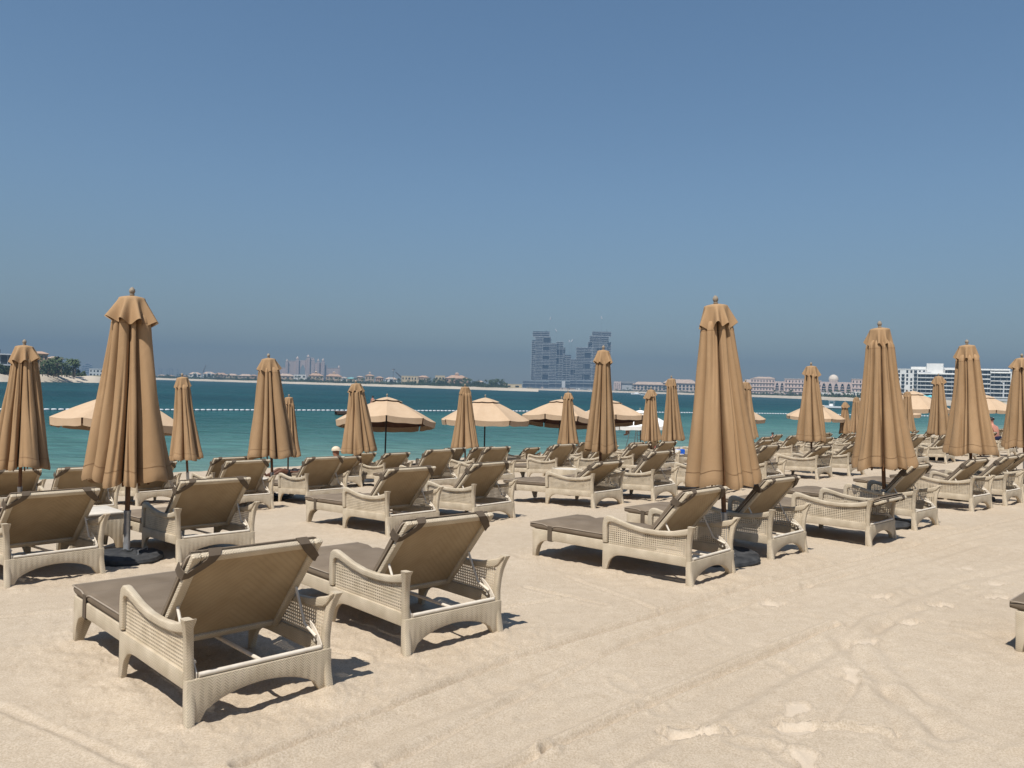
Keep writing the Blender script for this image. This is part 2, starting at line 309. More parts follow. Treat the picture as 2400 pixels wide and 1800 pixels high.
def build_beach():
    dense = np.radians(np.linspace(-42, 42, 900)); rest = np.radians(np.linspace(42, 318, 70)[1:-1])
    ang = np.concatenate([dense, rest])
    rr = [1.0]
    while rr[-1] < 170: rr.append(rr[-1] * (1.0058 if rr[-1] < 9 else 1.0085 if rr[-1] < 16 else (1.012 if rr[-1] < 40 else 1.03)))
    rr = np.array([0.02, 0.5] + rr)
    A, Rr = np.meshgrid(ang, rr)
    X = np.sin(A) * Rr; Y = np.cos(A) * Rr
    Z = base_z(X, Y)
    s, q = sq(X, Y)
    dry = np.clip((-1.35 - Z) / .4, 0, 1)                      # towards the water the sand is smoother
    # long soft undulation, raked texture along the rows, fine lumps
    Z = Z + fbm(X, Y, 0.45, 3) * 0.035 * (1 - dry)
    Z = Z + (fbm(q * 0.5, s * 5.0, 1.0, 3)) * 0.012 * (1 - dry)
    near = np.zeros_like(X)
    for _, lx, ly, yaw, _a in LOUNGERS:
        if ly > 22: continue
        c, sn = math.cos(yaw), math.sin(yaw)
        dx, dy = X - lx, Y - ly
        u = dx * c + dy * sn; v = -dx * sn + dy * c
        d = np.hypot(np.maximum(np.abs(u) - .45, 0), np.maximum(np.abs(v - .9) - 1.0, 0))
        near = np.maximum(near, np.clip(1 - d / .55, 0, 1))
        for fu, fv in ((-.385, .02), (.385, .02), (-.385, .91), (.385, .91), (-.385, 1.81), (.385, 1.81)):
            Z = Z + 0.02 * np.exp(-((u - fu) ** 2 + (v - fv) ** 2) / .008)
    lump = fbm(X, Y, 5.5, 4)
    Z = Z + lump * (0.007 + 0.045 * near) * (1 - dry * .7) + np.abs(fbm(X + 9, Y, 14.0, 3)) * (0.005 + .030 * near) * (1 - dry)
    farm = np.clip((Y - 10) / 10, 0, 1) * (1 - dry * .6)
    Z = Z + fbm(X, Y, 2.4, 3) * .10 * farm
    pale = np.zeros_like(X)
    for px, py, rot in FOOTPRINTS:
        fx, fy = gp(px, py); c, sn = math.cos(rot), math.sin(rot)
        dx, dy = X - fx, Y - fy; a = dx * c + dy * sn; b = -dx * sn + dy * c
        w = a / .125; e = b / (.050 + .02 * np.cos(w * 3 + px))
        wob = 1 + .9 * fbm(X * 1.0 + px, Y, 4.0, 2)
        d2 = (np.abs(w) ** 2.6 + np.abs(e) ** 2.4) * wob
        k = np.clip(1.35 - d2, 0, 1); k = np.clip(k * 1.6, 0, 1) ** 1.5
        Z = Z * (1 - k) + (base_z(X, Y) - .013) * k + .012 * np.exp(-(d2 - 1.6) ** 2 / .3) * (d2 > 1)
        pale = np.maximum(pale, k)
    # older prints, half blown over, and rake lines along the rows
    g = random.Random(12)
    for k in range(420):
        if k % 3: fs, fq = g.uniform(-1.5, 3.4), g.uniform(1, 15)
        else: fs, fq = g.choice((6.2, 10.6, 14.6, 24.0)) + g.gauss(0, .7), g.uniform(0, 30)
        fx, fy = xy(fs, fq); rot = g.uniform(0, 3.14); c, sn = math.cos(rot), math.sin(rot)
        w_ = np.abs(ang - math.atan2(fx, fy)); dd = math.hypot(fx, fy)
        ci = np.where(w_ < .45 / dd)[0]; ri = np.where(np.abs(rr - dd) < .45)[0]
        if not len(ci) or not len(ri): continue
        ix = np.ix_(ri, ci); dx, dy = X[ix] - fx, Y[ix] - fy; a = dx * c + dy * sn; b = -dx * sn + dy * c
        d2 = (a / .13) ** 2 + (b / .06) ** 2; dep = g.uniform(.002, .008)
        Z[ix] += -dep * np.exp(-d2 ** 1.5) + dep * .7 * np.exp(-(np.sqrt(d2) - 1.35) ** 2 / .08)
    rk = np.clip(fbm(X, Y, .35, 2) * 5 + .35, 0, 1) * (1 - near) * (1 - dry)
    Z = Z + .0035 * np.sin(s * 46 + 2.5 * fbm(X, Y, .5, 2)) * rk * (Y < 14)
    for pts, wd, dp in GROOVES:
        P = [gp(*p) for p in pts]; best = np.full_like(X, 1e9)
        for (x0, y0), (x1, y1) in zip(P[:-1], P[1:]):
            ex, ey = x1 - x0, y1 - y0; L2 = ex * ex + ey * ey
            t = np.clip(((X - x0) * ex + (Y - y0) * ey) / L2, 0, 1)
            best = np.minimum(best, np.hypot(X - x0 - t * ex, Y - y0 - t * ey))
        bj = best + fbm(X, Y, 1.2, 2) * .03
        Z = Z - 1.9 * dp * np.exp(-(bj / wd) ** 2) * (0.8 + 1.2 * (fbm(X, Y, 2.0, 2) + .25)) + dp * 1.3 * np.exp(-((bj - wd * 2.0) / wd) ** 2)
    # small ridges of drifted sand on the paths between the rows
    path = (1 - near) * (1 - dry)
    Z = Z + np.maximum(fbm(q * .7, s * 2.2, 1.6, 4) - .03, 0) * .03 * path
    nr, na = X.shape
    verts = np.stack([X, Y, Z], -1).reshape(-1, 3)
    i = np.arange(nr - 1)[:, None] * na; j = np.arange(na)[None, :]; j2 = (j + 1) % na
    f = np.stack([i + j, i + j2, i + na + j2, i + na + j], -1).reshape(-1, 4)[:, ::-1]
    me = bpy.data.meshes.new('beach_sand')
    me.vertices.add(len(verts)); me.vertices.foreach_set('co', verts.astype(np.float32).ravel())
    me.loops.add(f.size); me.loops.foreach_set('vertex_index', f.astype(np.int32).ravel())
    me.polygons.add(len(f)); me.polygons.foreach_set('loop_start', np.arange(0, f.size, 4, dtype=np.int32))
    me.update(calc_edges=True)
    for nm, arr in (('footprint', pale), ('churn', near)):
        at = me.attributes.new(nm, 'FLOAT', 'POINT'); at.data.foreach_set('value', arr.astype(np.float32).ravel())
    me.shade_smooth()
    # material
    m, n, l, b = mat_new('sand')
    tc = n.new('ShaderNodeTexCoord')
    def nz(sc, det=4.0, rough=.55):
        k = n.new('ShaderNodeTexNoise'); k.inputs['Scale'].default_value = sc; k.inputs['Detail'].default_value = det; k.inputs['Roughness'].default_value = rough
        l.new(tc.outputs['Object'], k.inputs['Vector']); return k
    big, mid, fine = nz(.6, 5), nz(9, 8, .7), nz(105, 3, .7)
    r1 = n.new('ShaderNodeValToRGB'); r1.color_ramp.elements[0].position = .3; r1.color_ramp.elements[1].position = .7
    r1.color_ramp.elements[0].color = (.466, .382, .290, 1); r1.color_ramp.elements[1].color = (.518, .432, .334, 1); l.new(big.outputs['Fac'], r1.inputs['Fac'])
    r2 = n.new('ShaderNodeValToRGB'); r2.color_ramp.elements[0].position = .33; r2.color_ramp.elements[1].position = .66
    r2.color_ramp.elements[0].color = (.86, .84, .81, 1); r2.color_ramp.elements[1].color = (1.0, 1.0, 1.0, 1); l.new(mid.outputs['Fac'], r2.inputs['Fac'])
    mx = n.new('ShaderNodeMix'); mx.data_type = 'RGBA'; mx.blend_type = 'MULTIPLY'; mx.inputs['Factor'].default_value = .8
    l.new(r1.outputs[0], mx.inputs['A']); l.new(r2.outputs[0], mx.inputs['B'])
    r3 = n.new('ShaderNodeValToRGB'); r3.color_ramp.elements[0].position = .36; r3.color_ramp.elements[1].position = .6
    r3.color_ramp.elements[0].color = (.70, .66, .60, 1); r3.color_ramp.elements[1].color = (1.06, 1.06, 1.06, 1); l.new(fine.outputs['Fac'], r3.inputs['Fac'])
    mx2 = n.new('ShaderNodeMix'); mx2.data_type = 'RGBA'; mx2.blend_type = 'MULTIPLY'; mx2.inputs['Factor'].default_value = .75
    l.new(mx.outputs['Result'], mx2.inputs['A']); l.new(r3.outputs[0], mx2.inputs['B'])
    at = n.new('ShaderNodeAttribute'); at.attribute_name = 'footprint'
    mx3 = n.new('ShaderNodeMix'); mx3.data_type = 'RGBA'; fh = math_node(n, 'MULTIPLY', None, .55); l.new(at.outputs['Fac'], fh.inputs[0]); l.new(fh.outputs[0], mx3.inputs['Factor'])
    l.new(mx2.outputs['Result'], mx3.inputs['A']); mx3.inputs['B'].default_value = (.530, .440, .342, 1)
    l.new(mx3.outputs['Result'], b.inputs['Base Color'])
    h1 = math_node(n, 'MULTIPLY_ADD', None, .5); l.new(fine.outputs['Fac'], h1.inputs[0]); l.new(mid.outputs['Fac'], h1.inputs[2])
    inv = math_node(n, 'MULTIPLY_ADD', None, -.85); inv.inputs[2].default_value = 1.0; l.new(at.outputs['Fac'], inv.inputs[0])
    h2 = math_node(n, 'MULTIPLY'); l.new(h1.outputs[0], h2.inputs[0]); l.new(inv.outputs[0], h2.inputs[1])
    bp = n.new('ShaderNodeBump'); bp.inputs['Strength'].default_value = .5; bp.inputs['Distance'].default_value = .016
    l.new(h2.outputs[0], bp.inputs['Height']); l.new(bp.outputs['Normal'], b.inputs['Normal'])
    b.inputs['Roughness'].default_value = .95; b.inputs['Specular IOR Level'].default_value = .1
    me.materials.append(m)
    o = link('beach_sand', me); tag(o, 'raked pale sand of the beach under the loungers', kind='structure')
    return m
M['sand'] = build_beach()

# ------------------------------------------------------------------ the sea
def build_sea():
    me = bpy.data.meshes.new('sea')
    xs = [-4300, -600, -200, -80, -30, 0, 30, 80, 200, 600, 4300]; pts = []
    far = 4300
    mb = MB()
    a0 = xy(21.0, -900); a1 = xy(21.0, 2200)
    ring = [(-4300, -800), (a0[0], a0[1]), (a1[0], a1[1]), (4300, 2600), (4300, 4300), (-4300, 4300)]
    vs = [(x, y, WATER_Z) for x, y in ring]
    mb.add(vs, [tuple(range(len(vs)))])
    m, n, l, b = mat_new('sea_water')
    tc = n.new('ShaderNodeTexCoord'); sx = n.new('ShaderNodeSeparateXYZ'); l.new(tc.outputs['Object'], sx.inputs[0])
    a = math_node(n, 'MULTIPLY', None, SX); l.new(sx.outputs['X'], a.inputs[0])
    s_ = math_node(n, 'MULTIPLY_ADD', None, SY); l.new(sx.outputs['Y'], s_.inputs[0]); l.new(a.outputs[0], s_.inputs[2])
    nz0 = n.new('ShaderNodeTexNoise'); nz0.inputs['Scale'].default_value = .035; nz0.inputs['Detail'].default_value = 4; l.new(tc.outputs['Object'], nz0.inputs['Vector'])
    s2 = math_node(n, 'MULTIPLY_ADD', None, 22.0); l.new(nz0.outputs['Fac'], s2.inputs[0]); l.new(s_.outputs[0], s2.inputs[2])
    mr = n.new('ShaderNodeMapRange'); mr.inputs['From Min'].default_value = 38; mr.inputs['From Max'].default_value = 138; l.new(s2.outputs[0], mr.inputs['Value'])
    rp = n.new('ShaderNodeValToRGB'); e = rp.color_ramp.elements
    e[0].position = 0.0; e[0].color = (.150, .235, .200, 1); e[1].position = 1.0; e[1].color = (.008, .052, .060, 1)
    k = e.new(.12); k.color = (.070, .160, .148, 1); k = e.new(.34); k.color = (.038, .116, .110, 1); k = e.new(.6); k.color = (.014, .074, .080, 1)
    l.new(mr.outputs[0], rp.inputs['Fac'])
    nz1 = n.new('ShaderNodeTexNoise'); nz1.inputs['Scale'].default_value = .02; nz1.inputs['Detail'].default_value = 6
    mp = n.new('ShaderNodeMapping'); mp.inputs['Rotation'].default_value = (0, 0, -.76); mp.inputs['Scale'].default_value = (.35, 1.4, 1); l.new(tc.outputs['Object'], mp.inputs['Vector']); l.new(mp.outputs[0], nz1.inputs['Vector'])
    r2 = n.new('ShaderNodeValToRGB'); r2.color_ramp.elements[0].position = .35; r2.color_ramp.elements[1].position = .7
    r2.color_ramp.elements[0].color = (.70, .76, .78, 1); r2.color_ramp.elements[1].color = (1.18, 1.16, 1.12, 1); l.new(nz1.outputs['Fac'], r2.inputs['Fac'])
    mx = n.new('ShaderNodeMix'); mx.data_type = 'RGBA'; mx.blend_type = 'MULTIPLY'; mx.inputs['Factor'].default_value = 1.0
    l.new(rp.outputs[0], mx.inputs['A']); l.new(r2.outputs[0], mx.inputs['B']); 
    # wind ripples: short crests, longer along the shore
    def wave(sc, st, det):
        mpp = n.new('ShaderNodeMapping'); mpp.inputs['Rotation'].default_value = (0, 0, -.5); mpp.inputs['Scale'].default_value = (sc * .55, sc, sc)
        kz = n.new('ShaderNodeTexNoise'); kz.inputs['Scale'].default_value = 1.0; kz.inputs['Detail'].default_value = det; kz.inputs['Distortion'].default_value = .6
        l.new(tc.outputs['Object'], mpp.inputs['Vector']); l.new(mpp.outputs[0], kz.inputs['Vector'])
        t = math_node(n, 'MULTIPLY', None, st); l.new(kz.outputs['Fac'], t.inputs[0]); return t
    w1, w2 = wave(.9, 1.0, 4), wave(.22, 2.6, 3)
    mr2 = n.new('ShaderNodeMapRange'); mr2.inputs['From Min'].default_value = .3; mr2.inputs['From Max'].default_value = .7; mr2.inputs['To Min'].default_value = .80; mr2.inputs['To Max'].default_value = 1.16  # wave shading painted into the colour: crests lighter, troughs darker
    l.new(w1.inputs[0].links[0].from_socket, mr2.inputs['Value'])
    mx5 = n.new('ShaderNodeMix'); mx5.data_type = 'RGBA'; mx5.blend_type = 'MULTIPLY'; mx5.inputs['Factor'].default_value = 1.0; l.new(mx.outputs['Result'], mx5.inputs['A']); l.new(mr2.outputs[0], mx5.inputs['B'])
    ws = math_node(n, 'ADD'); l.new(w1.outputs[0], ws.inputs[0]); l.new(w2.outputs[0], ws.inputs[1])
    bp = n.new('ShaderNodeBump'); bp.inputs['Strength'].default_value = .9; bp.inputs['Distance'].default_value = .5
    l.new(ws.outputs[0], bp.inputs['Height'])
    n.remove(b); df = n.new('ShaderNodeBsdfDiffuse'); gl = n.new('ShaderNodeBsdfGlossy'); gl.inputs['Roughness'].default_value = .16; gl.inputs['Color'].default_value = (.9, .95, 1, 1)
    l.new(mx5.outputs['Result'], df.inputs['Color']); l.new(bp.outputs['Normal'], df.inputs['Normal']); l.new(bp.outputs['Normal'], gl.inputs['Normal'])
    fr = n.new('ShaderNodeFresnel'); fr.inputs['IOR'].default_value = 1.33; l.new(bp.outputs['Normal'], fr.inputs['Normal'])
    fm = math_node(n, 'MULTIPLY', None, .34); l.new(fr.outputs[0], fm.inputs[0])
    ms = n.new('ShaderNodeMixShader'); l.new(fm.outputs[0], ms.inputs[0]); l.new(df.outputs[0], ms.inputs[1]); l.new(gl.outputs[0], ms.inputs[2])
    l.new(ms.outputs[0], n['Material Output'].inputs['Surface'])
    o = link('sea', mb.mesh('sea', m)); tag(o, 'calm teal sea between the beach and the far shore', kind='structure')
build_sea()

# ------------------------------------------------------------------ the wicker lounger
PIV_V, PIV_Z, BACK_L = .56, .275, .74
def arch_pts(h, half, n=13, e=2.6):
    return [(u, h * max(0.0, 1 - (abs(u) / half) ** e) ** .5) for u in np.linspace(-half, half, n)]
def lounger_meshes():
    G = {}
    # apron with two flared feet, seen from behind
    top = [(-.4035, .238)] + [(u, .238) for u, _ in arch_pts(.15, .345, 17)] + [(.4035, .238)]
    bot = [(-.4005, 0.0)] + arch_pts(.150, .345, 17, 1.9) + [(.4005, 0.0)]
    G['rear_apron'] = MB().strip(top, bot, .006, .056, 'y').mesh('rear_apron', M['weave'], .006, .6, True)
    top = [(-.385, .295)] + [(u, .295) for u, _ in arch_pts(.2, .34, 15)] + [(.385, .295)]
    bot = [(-.385, 0.0)] + arch_pts(.205, .34, 15) + [(.385, 0.0)]
    G['end_apron'] = MB().strip(top, bot, 1.79, 1.832, 'y').mesh('end_apron', M['weave'], .006, .6, True)
    # lower side rail running down into the front leg of the arm
    A = [(.05, .274), (.40, .274), (.70, .274), (.76, .274), (.80, .274), (.84, .274), (.862, .274), (.876, .274), (.885, .274), (.945, .274)]
    B = [(.05, .188), (.40, .187), (.70, .187), (.76, .182), (.81, .168), (.85, .138), (.873, .10), (.890, .05), (.902, 0.0), (.946, 0.0)]
    # S-curved arm with its front post
    T = [(.945, .28), (.951, .40), (.948, .47), (.935, .515), (.905, .537), (.86, .537), (.78, .518), (.65, .487), (.5, .468), (.35, .466), (.2, .480), (.09, .508), (.03, .524), (-.030, .548)]
    I = [(.896, .28), (.899, .40), (.897, .445), (.890, .466), (.874, .478), (.84, .482), (.77, .469), (.65, .443), (.5, .425), (.35, .423), (.2, .434), (.10, .450), (.055, .460), (.02, .480)]
    for sgn, nm in ((-1, 'L'), (1, 'R')):
        u0, u1 = (.368, .410) if sgn > 0 else (-.410, -.368)
        G['lower_rail' + nm] = MB().strip(A, B, u0 + .004, u1 - .004, 'x').mesh('lower_rail', M['weave'], .007, .6, True)
        G['arm_rail' + nm] = MB().strip(T, I, u0, u1, 'x').mesh('arm_rail', M['weave'], .010, .7, True, 3)
        rings = []
        for z, ou, iu, v0, v1 in ((0, .412, .366, -.024, .022), (.05, .408, .362, -.014, .036), (.11, .404, .358, -.003, .052), (.2, .402, .356, .010, .064), (.30, .403, .360, .016, .062), (.38, .408, .366, .010, .054), (.45, .417, .373, -.002, .045), (.51, .430, .384, -.022, .034), (.546, .441, .394, -.038, .026)):
            rings.append([(sgn * (x), y, z) for x, y in rrect((ou - iu) / 2, (v1 - v0) / 2, .012, 2, (ou + iu) / 2, (v0 + v1) / 2)])
        G['leg' + nm] = MB().loft(rings).mesh('leg', M['weave'], 0, .6, True)
        # open cane lattice
        mb = MB(); uc = sgn * .387
        iv = [p[0] for p in I][::-1]; iz = [p[1] for p in I][::-1]
        cols = 37
        for k in range(cols):
            v = .06 + (.885 - .06) * (k + .5) / cols + .0015 * math.sin(k * 7.3)
            zt = float(np.interp(v, iv, iz)) + .006
            mb.box(uc - .0018, uc + .0018, v - .0050, v + .0050, .27, zt)
        for k in range(10):
            z = .284 + k * .0195
            vs = [v for v in np.linspace(.056, .888, 60) if float(np.interp(v, iv, iz)) + .004 > z]
            if len(vs) < 2: continue
            # split where the dip of the arm interrupts the strand
            runs = [[vs[0]]]
            for v in vs[1:]:
                if v - runs[-1][-1] < .02: runs[-1].append(v)
                else: runs.append([v])
            for r in runs:
                if len(r) > 1: mb.box(uc - .0026, uc + .0026, r[0], r[-1], z - .0034, z + .0034)
        G['weave_panel' + nm] = mb.mesh('weave_panel', M['strand'])
        # seat rail from the arm to the foot end, with the arched end leg
        A2 = [(.93, .296), (1.40, .296), (1.56, .296), (1.62, .296), (1.68, .296), (1.73, .296), (1.755, .296), (1.775, .296), (1.785, .296), (1.835, .296)]
        B2 = [(.93, .202), (1.40, .202), (1.58, .200), (1.66, .192), (1.72, .170), (1.757, .132), (1.775, .092), (1.786, .045), (1.790, 0.0), (1.826, 0.0)]
        s0, s1 = (.352, .394) if sgn > 0 else (-.394, -.352)
        G['seat_rail' + nm] = MB().strip(A2, B2, s0, s1, 'x').mesh('seat_rail', M['weave'], .006, .6, True)
        G['foot_cap' + nm] = MB().box(sgn * .388 - .018, sgn * .388 + .018, -.016, .016, -.012, .020).tube([(sgn * .388 - .010, .0, .004), (sgn * .388 + .010, .0, .004)], .018, 10).mesh('foot_cap', M['galv'], .002)
    mb = MB(); mb.box(-.355, .355, .56, 1.79, .262, .292)
    G['deck'] = mb.mesh('deck', M['weave'], .003, None, True)
    G['tube'] = MB().tube([(.02, .05, .232), (.02, .80, .232)], .011, 8).tube([(-.36, .80, .225), (.36, .80, .225)], .012, 8).mesh('centre_tube', M['whitebar'], 0, .6)
    # seat mattress with a dip under each strap
    def hwm(v): return .350 + .044 * min(1.0, max(0.0, (v - .90) / .07))
    rings = []
    for k in range(29):
        t = k / 28; v = .58 + (1.872 - .58) * t
        ed = min(t, 1 - t) * 28
        sh = {0: .022, 1: .008}.get(int(round(ed)), 0.0)
        strap = math.exp(-((v - 1.60) / .05) ** 2)
        zb, ztop = .297 + sh * .3, .366 - sh * .5 + .004 * math.sin(v * 9)
        ring = []
        for x, z in rrect(hwm(v) - sh * .35, (ztop - zb) / 2, .024, 3, 0, (zb + ztop) / 2):
            w = strap * (abs(x) / .394) ** 3
            z2 = z - (.024 * w if z > (zb + ztop) / 2 else 0) + (.006 * (1 - (x / .394) ** 2) if z > (zb + ztop) / 2 else 0)
            ring.append((x * (1 - .012 * w), v, z2))
        rings.append(ring)
    G['mattress'] = MB().loft(rings).mesh('mattress', M['taupe'], 0, .9)
    mb = MB(); pts = []
    for v in np.linspace(.60, 1.868, 40):
        pts.append((-hwm(v), v, .354 - .024 * math.exp(-((v - 1.60) / .05) ** 2)))
    p2 = [(-x, y, z) for x, y, z in pts][::-1]
    mb.tube(pts + p2, .0045, 6); G['piping'] = mb.mesh('piping', M['piping'], 0, 1.0)
    for sgn, nm in ((-1, 'L'), (1, 'R')):
        x0, x1 = sorted((sgn * .396, sgn * .401))
        mb = MB().box(x0, x1, 1.572, 1.628, .20, .345)
        mb.box(*sorted((sgn * .34, sgn * .396)), 1.575, 1.625, .192, .197)
        G['strap' + nm] = mb.mesh('strap', M['taupe_dark'], .001)
    # backrest, own frame: x across, y up along the back, +z its rear face
    mb = MB()
    mb.box(-.366, -.318, 0, BACK_L, 0, .034).box(.318, .366, 0, BACK_L, 0, .034).box(-.318, .318, BACK_L - .048, BACK_L, .001, .033).box(-.318, .318, 0, .048, .001, .033)
    G['backrest'] = mb.mesh('backrest', M['weave'], .009, .7, True, 3)
    G['panel'] = MB().box(-.319, .319, .047, BACK_L - .047, .004, .018).mesh('back_panel', M['backweave'], 0, None, True)
    rings = []
    for k in range(17):
        t = k / 16; y = .01 + (.708 - .01) * t; ed = min(t, 1 - t) * 16; sh = {0: .02, 1: .006}.get(int(round(ed)), 0.0)
        rings.append([(x, y, z - .003 * math.sin(y * 14)) for x, z in rrect(.366 - sh * .4, .022 - sh * .5, .018, 3, 0, -.028)])
    G['back_cushion'] = MB().loft(rings).mesh('back_cushion', M['taupe'], 0, .9)
    G['back_piping'] = MB().tube([(-.370, y, -.012) for y in np.linspace(.03, .69, 8)] + [(-.36, .706, -.014), (.36, .706, -.014)] + [(.370, y, -.012) for y in np.linspace(.69, .03, 8)], .004, 6).mesh('piping', M['piping'], 0, 1.0)
    for sgn, nm in ((-1, 'L'), (1, 'R')):
        mb = MB()
        def P(x, y, z): return (sgn * x, y, z)
        # diagonal pocket band across the rear of the corner, turning round the side and the top edge onto the cushion
        st = [P(.376, .560, -.050), P(.380, .565, -.010), P(.374, .575, .030), P(.350, .600, .040), P(.290, .662, .042), P(.248, .708, .040), P(.225, .738, .030), P(.215, .741, .012), P(.21, .741, -.012)]
        wd = [Vector((0, .06, 0)), Vector((0, .06, 0)), Vector((0.0, .058, 0)), Vector((sgn * .022, .040, 0)), Vector((sgn * .040, .034, 0)), Vector((sgn * .052, .020, 0)), Vector((sgn * .062, .0, 0)), Vector((sgn * .066, 0, 0)), Vector((sgn * .068, 0, 0))]
        nrm = [Vector((sgn, 0, 0)), Vector((sgn, 0, 0)), Vector((sgn * .7, 0, .7)), Vector((0, 0, 1)), Vector((0, 0, 1)), Vector((0, 0, 1)), Vector((0, .7, .7)), Vector((0, 1, 0)), Vector((0, 1, 0))]
        rings = []
        for a, w, nn in zip(st, wd, nrm):
            a = Vector(a); rings.append([tuple(a), tuple(a + w), tuple(a + w + nn * .006), tuple(a + nn * .006)])
        mb.loft(rings)
        G['pocket' + nm] = mb.mesh('corner_pocket', M['taupe_dark'], 0, .8)
    return G
LG = lounger_meshes()
_bail = {}
def bail_meshes(deg):
    if deg in _bail: return _bail[deg]
    a = math.radians(deg); l = .36
    pv, pz = PIV_V - l * math.cos(a) - .036 * math.sin(a), PIV_Z + l * math.sin(a) - .036 * math.cos(a)
    mb = MB().tube([(-.338, .022, .252), (.338, .022, .252)], .0125, 10)
    for sg in (-1, 1): mb.tube([(sg * .338, pv, pz), (sg * .338, .17 + .02, .252 + (pz - .252) * .32), (sg * .338, .07, .30)], .0085, 8)
    bar = mb.mesh('support_bail', M['whitebar'], 0, .7)
    pl = []
    for sg in (-1, 1):
        x0, x1 = sorted((sg * .345, sg * .352))
        Tq = [(.020, .262), (.05, .300), (.085, .330), (.12, .355), (.16, .372)]
        Bq = [(.020, .238), (.05, .262), (.085, .282), (.12, .318), (.16, .360)]
        m2 = MB().strip(Tq, Bq, x0, x1, 'x')
        m2.box(x0, x1, .052, .066, .238, .275).box(x0, x1, .092, .106, .262, .30)
        pl.append(m2.mesh('notched_plate', M['whitebar'], .001))
    _bail[deg] = (bar, pl[0], pl[1]); return _bail[deg]
_farmesh = {}
def far_mesh():
    if _farmesh: return _farmesh['m']
    me = bpy.data.meshes.new('wicker_frame'); bm = bmesh.new()
    for k in ('rear_apron', 'end_apron', 'lower_railL', 'lower_railR', 'arm_railL', 'arm_railR', 'legL', 'legR', 'weave_panelL', 'weave_panelR', 'seat_railL', 'seat_railR', 'deck'):
        bm.from_mesh(LG[k])
    bm.to_mesh(me); bm.free(); me.materials.append(M['weave']); me.shade_smooth(); me.set_sharp_from_angle(angle=.6)
    _farmesh['m'] = me; return me

def lounger(loc, yaw, deg, near, pitch=0.0):
    r = empty('sun_lounger', loc, (pitch, 0, yaw))
    if near:
        for k, nm in (('rear_apron', 'rear_apron'), ('end_apron', 'end_apron'), ('deck', 'deck'), ('tube', 'centre_tube')): link(nm, LG[k], r)
        for k, nm in (('lower_rail', 'lower_rail'), ('arm_rail', 'arm_rail'), ('leg', 'leg'), ('seat_rail', 'seat_rail'), ('foot_cap', 'foot_cap')):
            for s_ in 'LR': link(nm, LG[k + s_], r)
        for s_ in 'LR': tag(link('weave_panel', LG['weave_panel' + s_], r), kind='stuff')
    else:
        link('wicker_frame', far_mesh(), r)
    mt = link('mattress', LG['mattress'], r)
    if near:
        link('piping', LG['piping'], mt)
        for s_ in 'LR': link('strap', LG['strap' + s_], mt)
    b = link('backrest', LG['backrest'], r, (0, PIV_V, PIV_Z), (math.pi - math.radians(deg), 0, 0))
    link('back_panel', LG['panel'], b); link('back_cushion', LG['back_cushion'], b)
    for s_ in 'LR': link('corner_pocket', LG['pocket' + s_], b)
    if near: link('piping', LG['back_piping'], b)
    bar, p0, p1 = bail_meshes(deg)
    bb = link('support_bail', bar, r)
    if near:
        link('notched_plate', p0, bb); link('notched_plate', p1, bb)
    return r

ORD = ['first', 'second', 'third', 'fourth', 'fifth', 'sixth', 'seventh', 'eighth', 'ninth', 'tenth', 'eleventh', 'twelfth', 'thirteenth', 'fourteenth', 'fifteenth',
       'sixteenth', 'seventeenth', 'eighteenth', 'nineteenth', 'twentieth']
for _t in ('twenty', 'thirty', 'forty', 'fifty'): ORD += [_t + '-' + k for k in ORD[:9]] + [{'twenty': 'thirtieth', 'thirty': 'fortieth', 'forty': 'fiftieth', 'fifty': 'sixtieth'}[_t]]
ROWN = {1: 'nearest', 2: 'second', 3: 'third', 4: 'fourth', 5: 'waterside'}
SPECIAL = {(0, 0): 'corner of a mattress-topped wicker lounger cut off by the right edge of the photo',
           (1, 0): 'largest cream wicker lounger in the left foreground, its backrest turned to the camera',
           (1, 1): 'cream wicker lounger right beside the largest foreground one, second in the nearest row',
           (1, 2): 'wicker lounger under the tallest closed parasol, mattress and strap facing left',
           (1, 3): 'wicker lounger just right of the tallest closed parasol, back raised',
           (1, 4): 'wicker lounger in the nearest row with its backrest folded almost flat',
           (2, 0): 'wicker lounger at the left edge, beside the grey base of the big left parasol',
           (2, 1): 'wicker lounger in blue shade of the big left parasol, right of its pole',
           (2, 4): 'wicker lounger with half lowered back before the round white table',
           (2, 16): 'lounger at the right edge on which the bare-backed man sits'}
_cnt = {}
for (row_, x, y, yaw, deg) in LOUNGERS:
    i = _cnt.get(row_, 0); _cnt[row_] = i + 1
    near = y < 16.5
    r = lounger((x, y, tz(x, y) - .006), yaw, deg, near, slope_pitch(x, y))
    lab = SPECIAL.get((row_, i)) or 'cream wicker lounger with taupe cushion, %s from the left in the %s row' % (ORD[i], ROWN[row_])
    tag(r, lab, 'sun lounger', 'wicker sun loungers in rows on the sand')

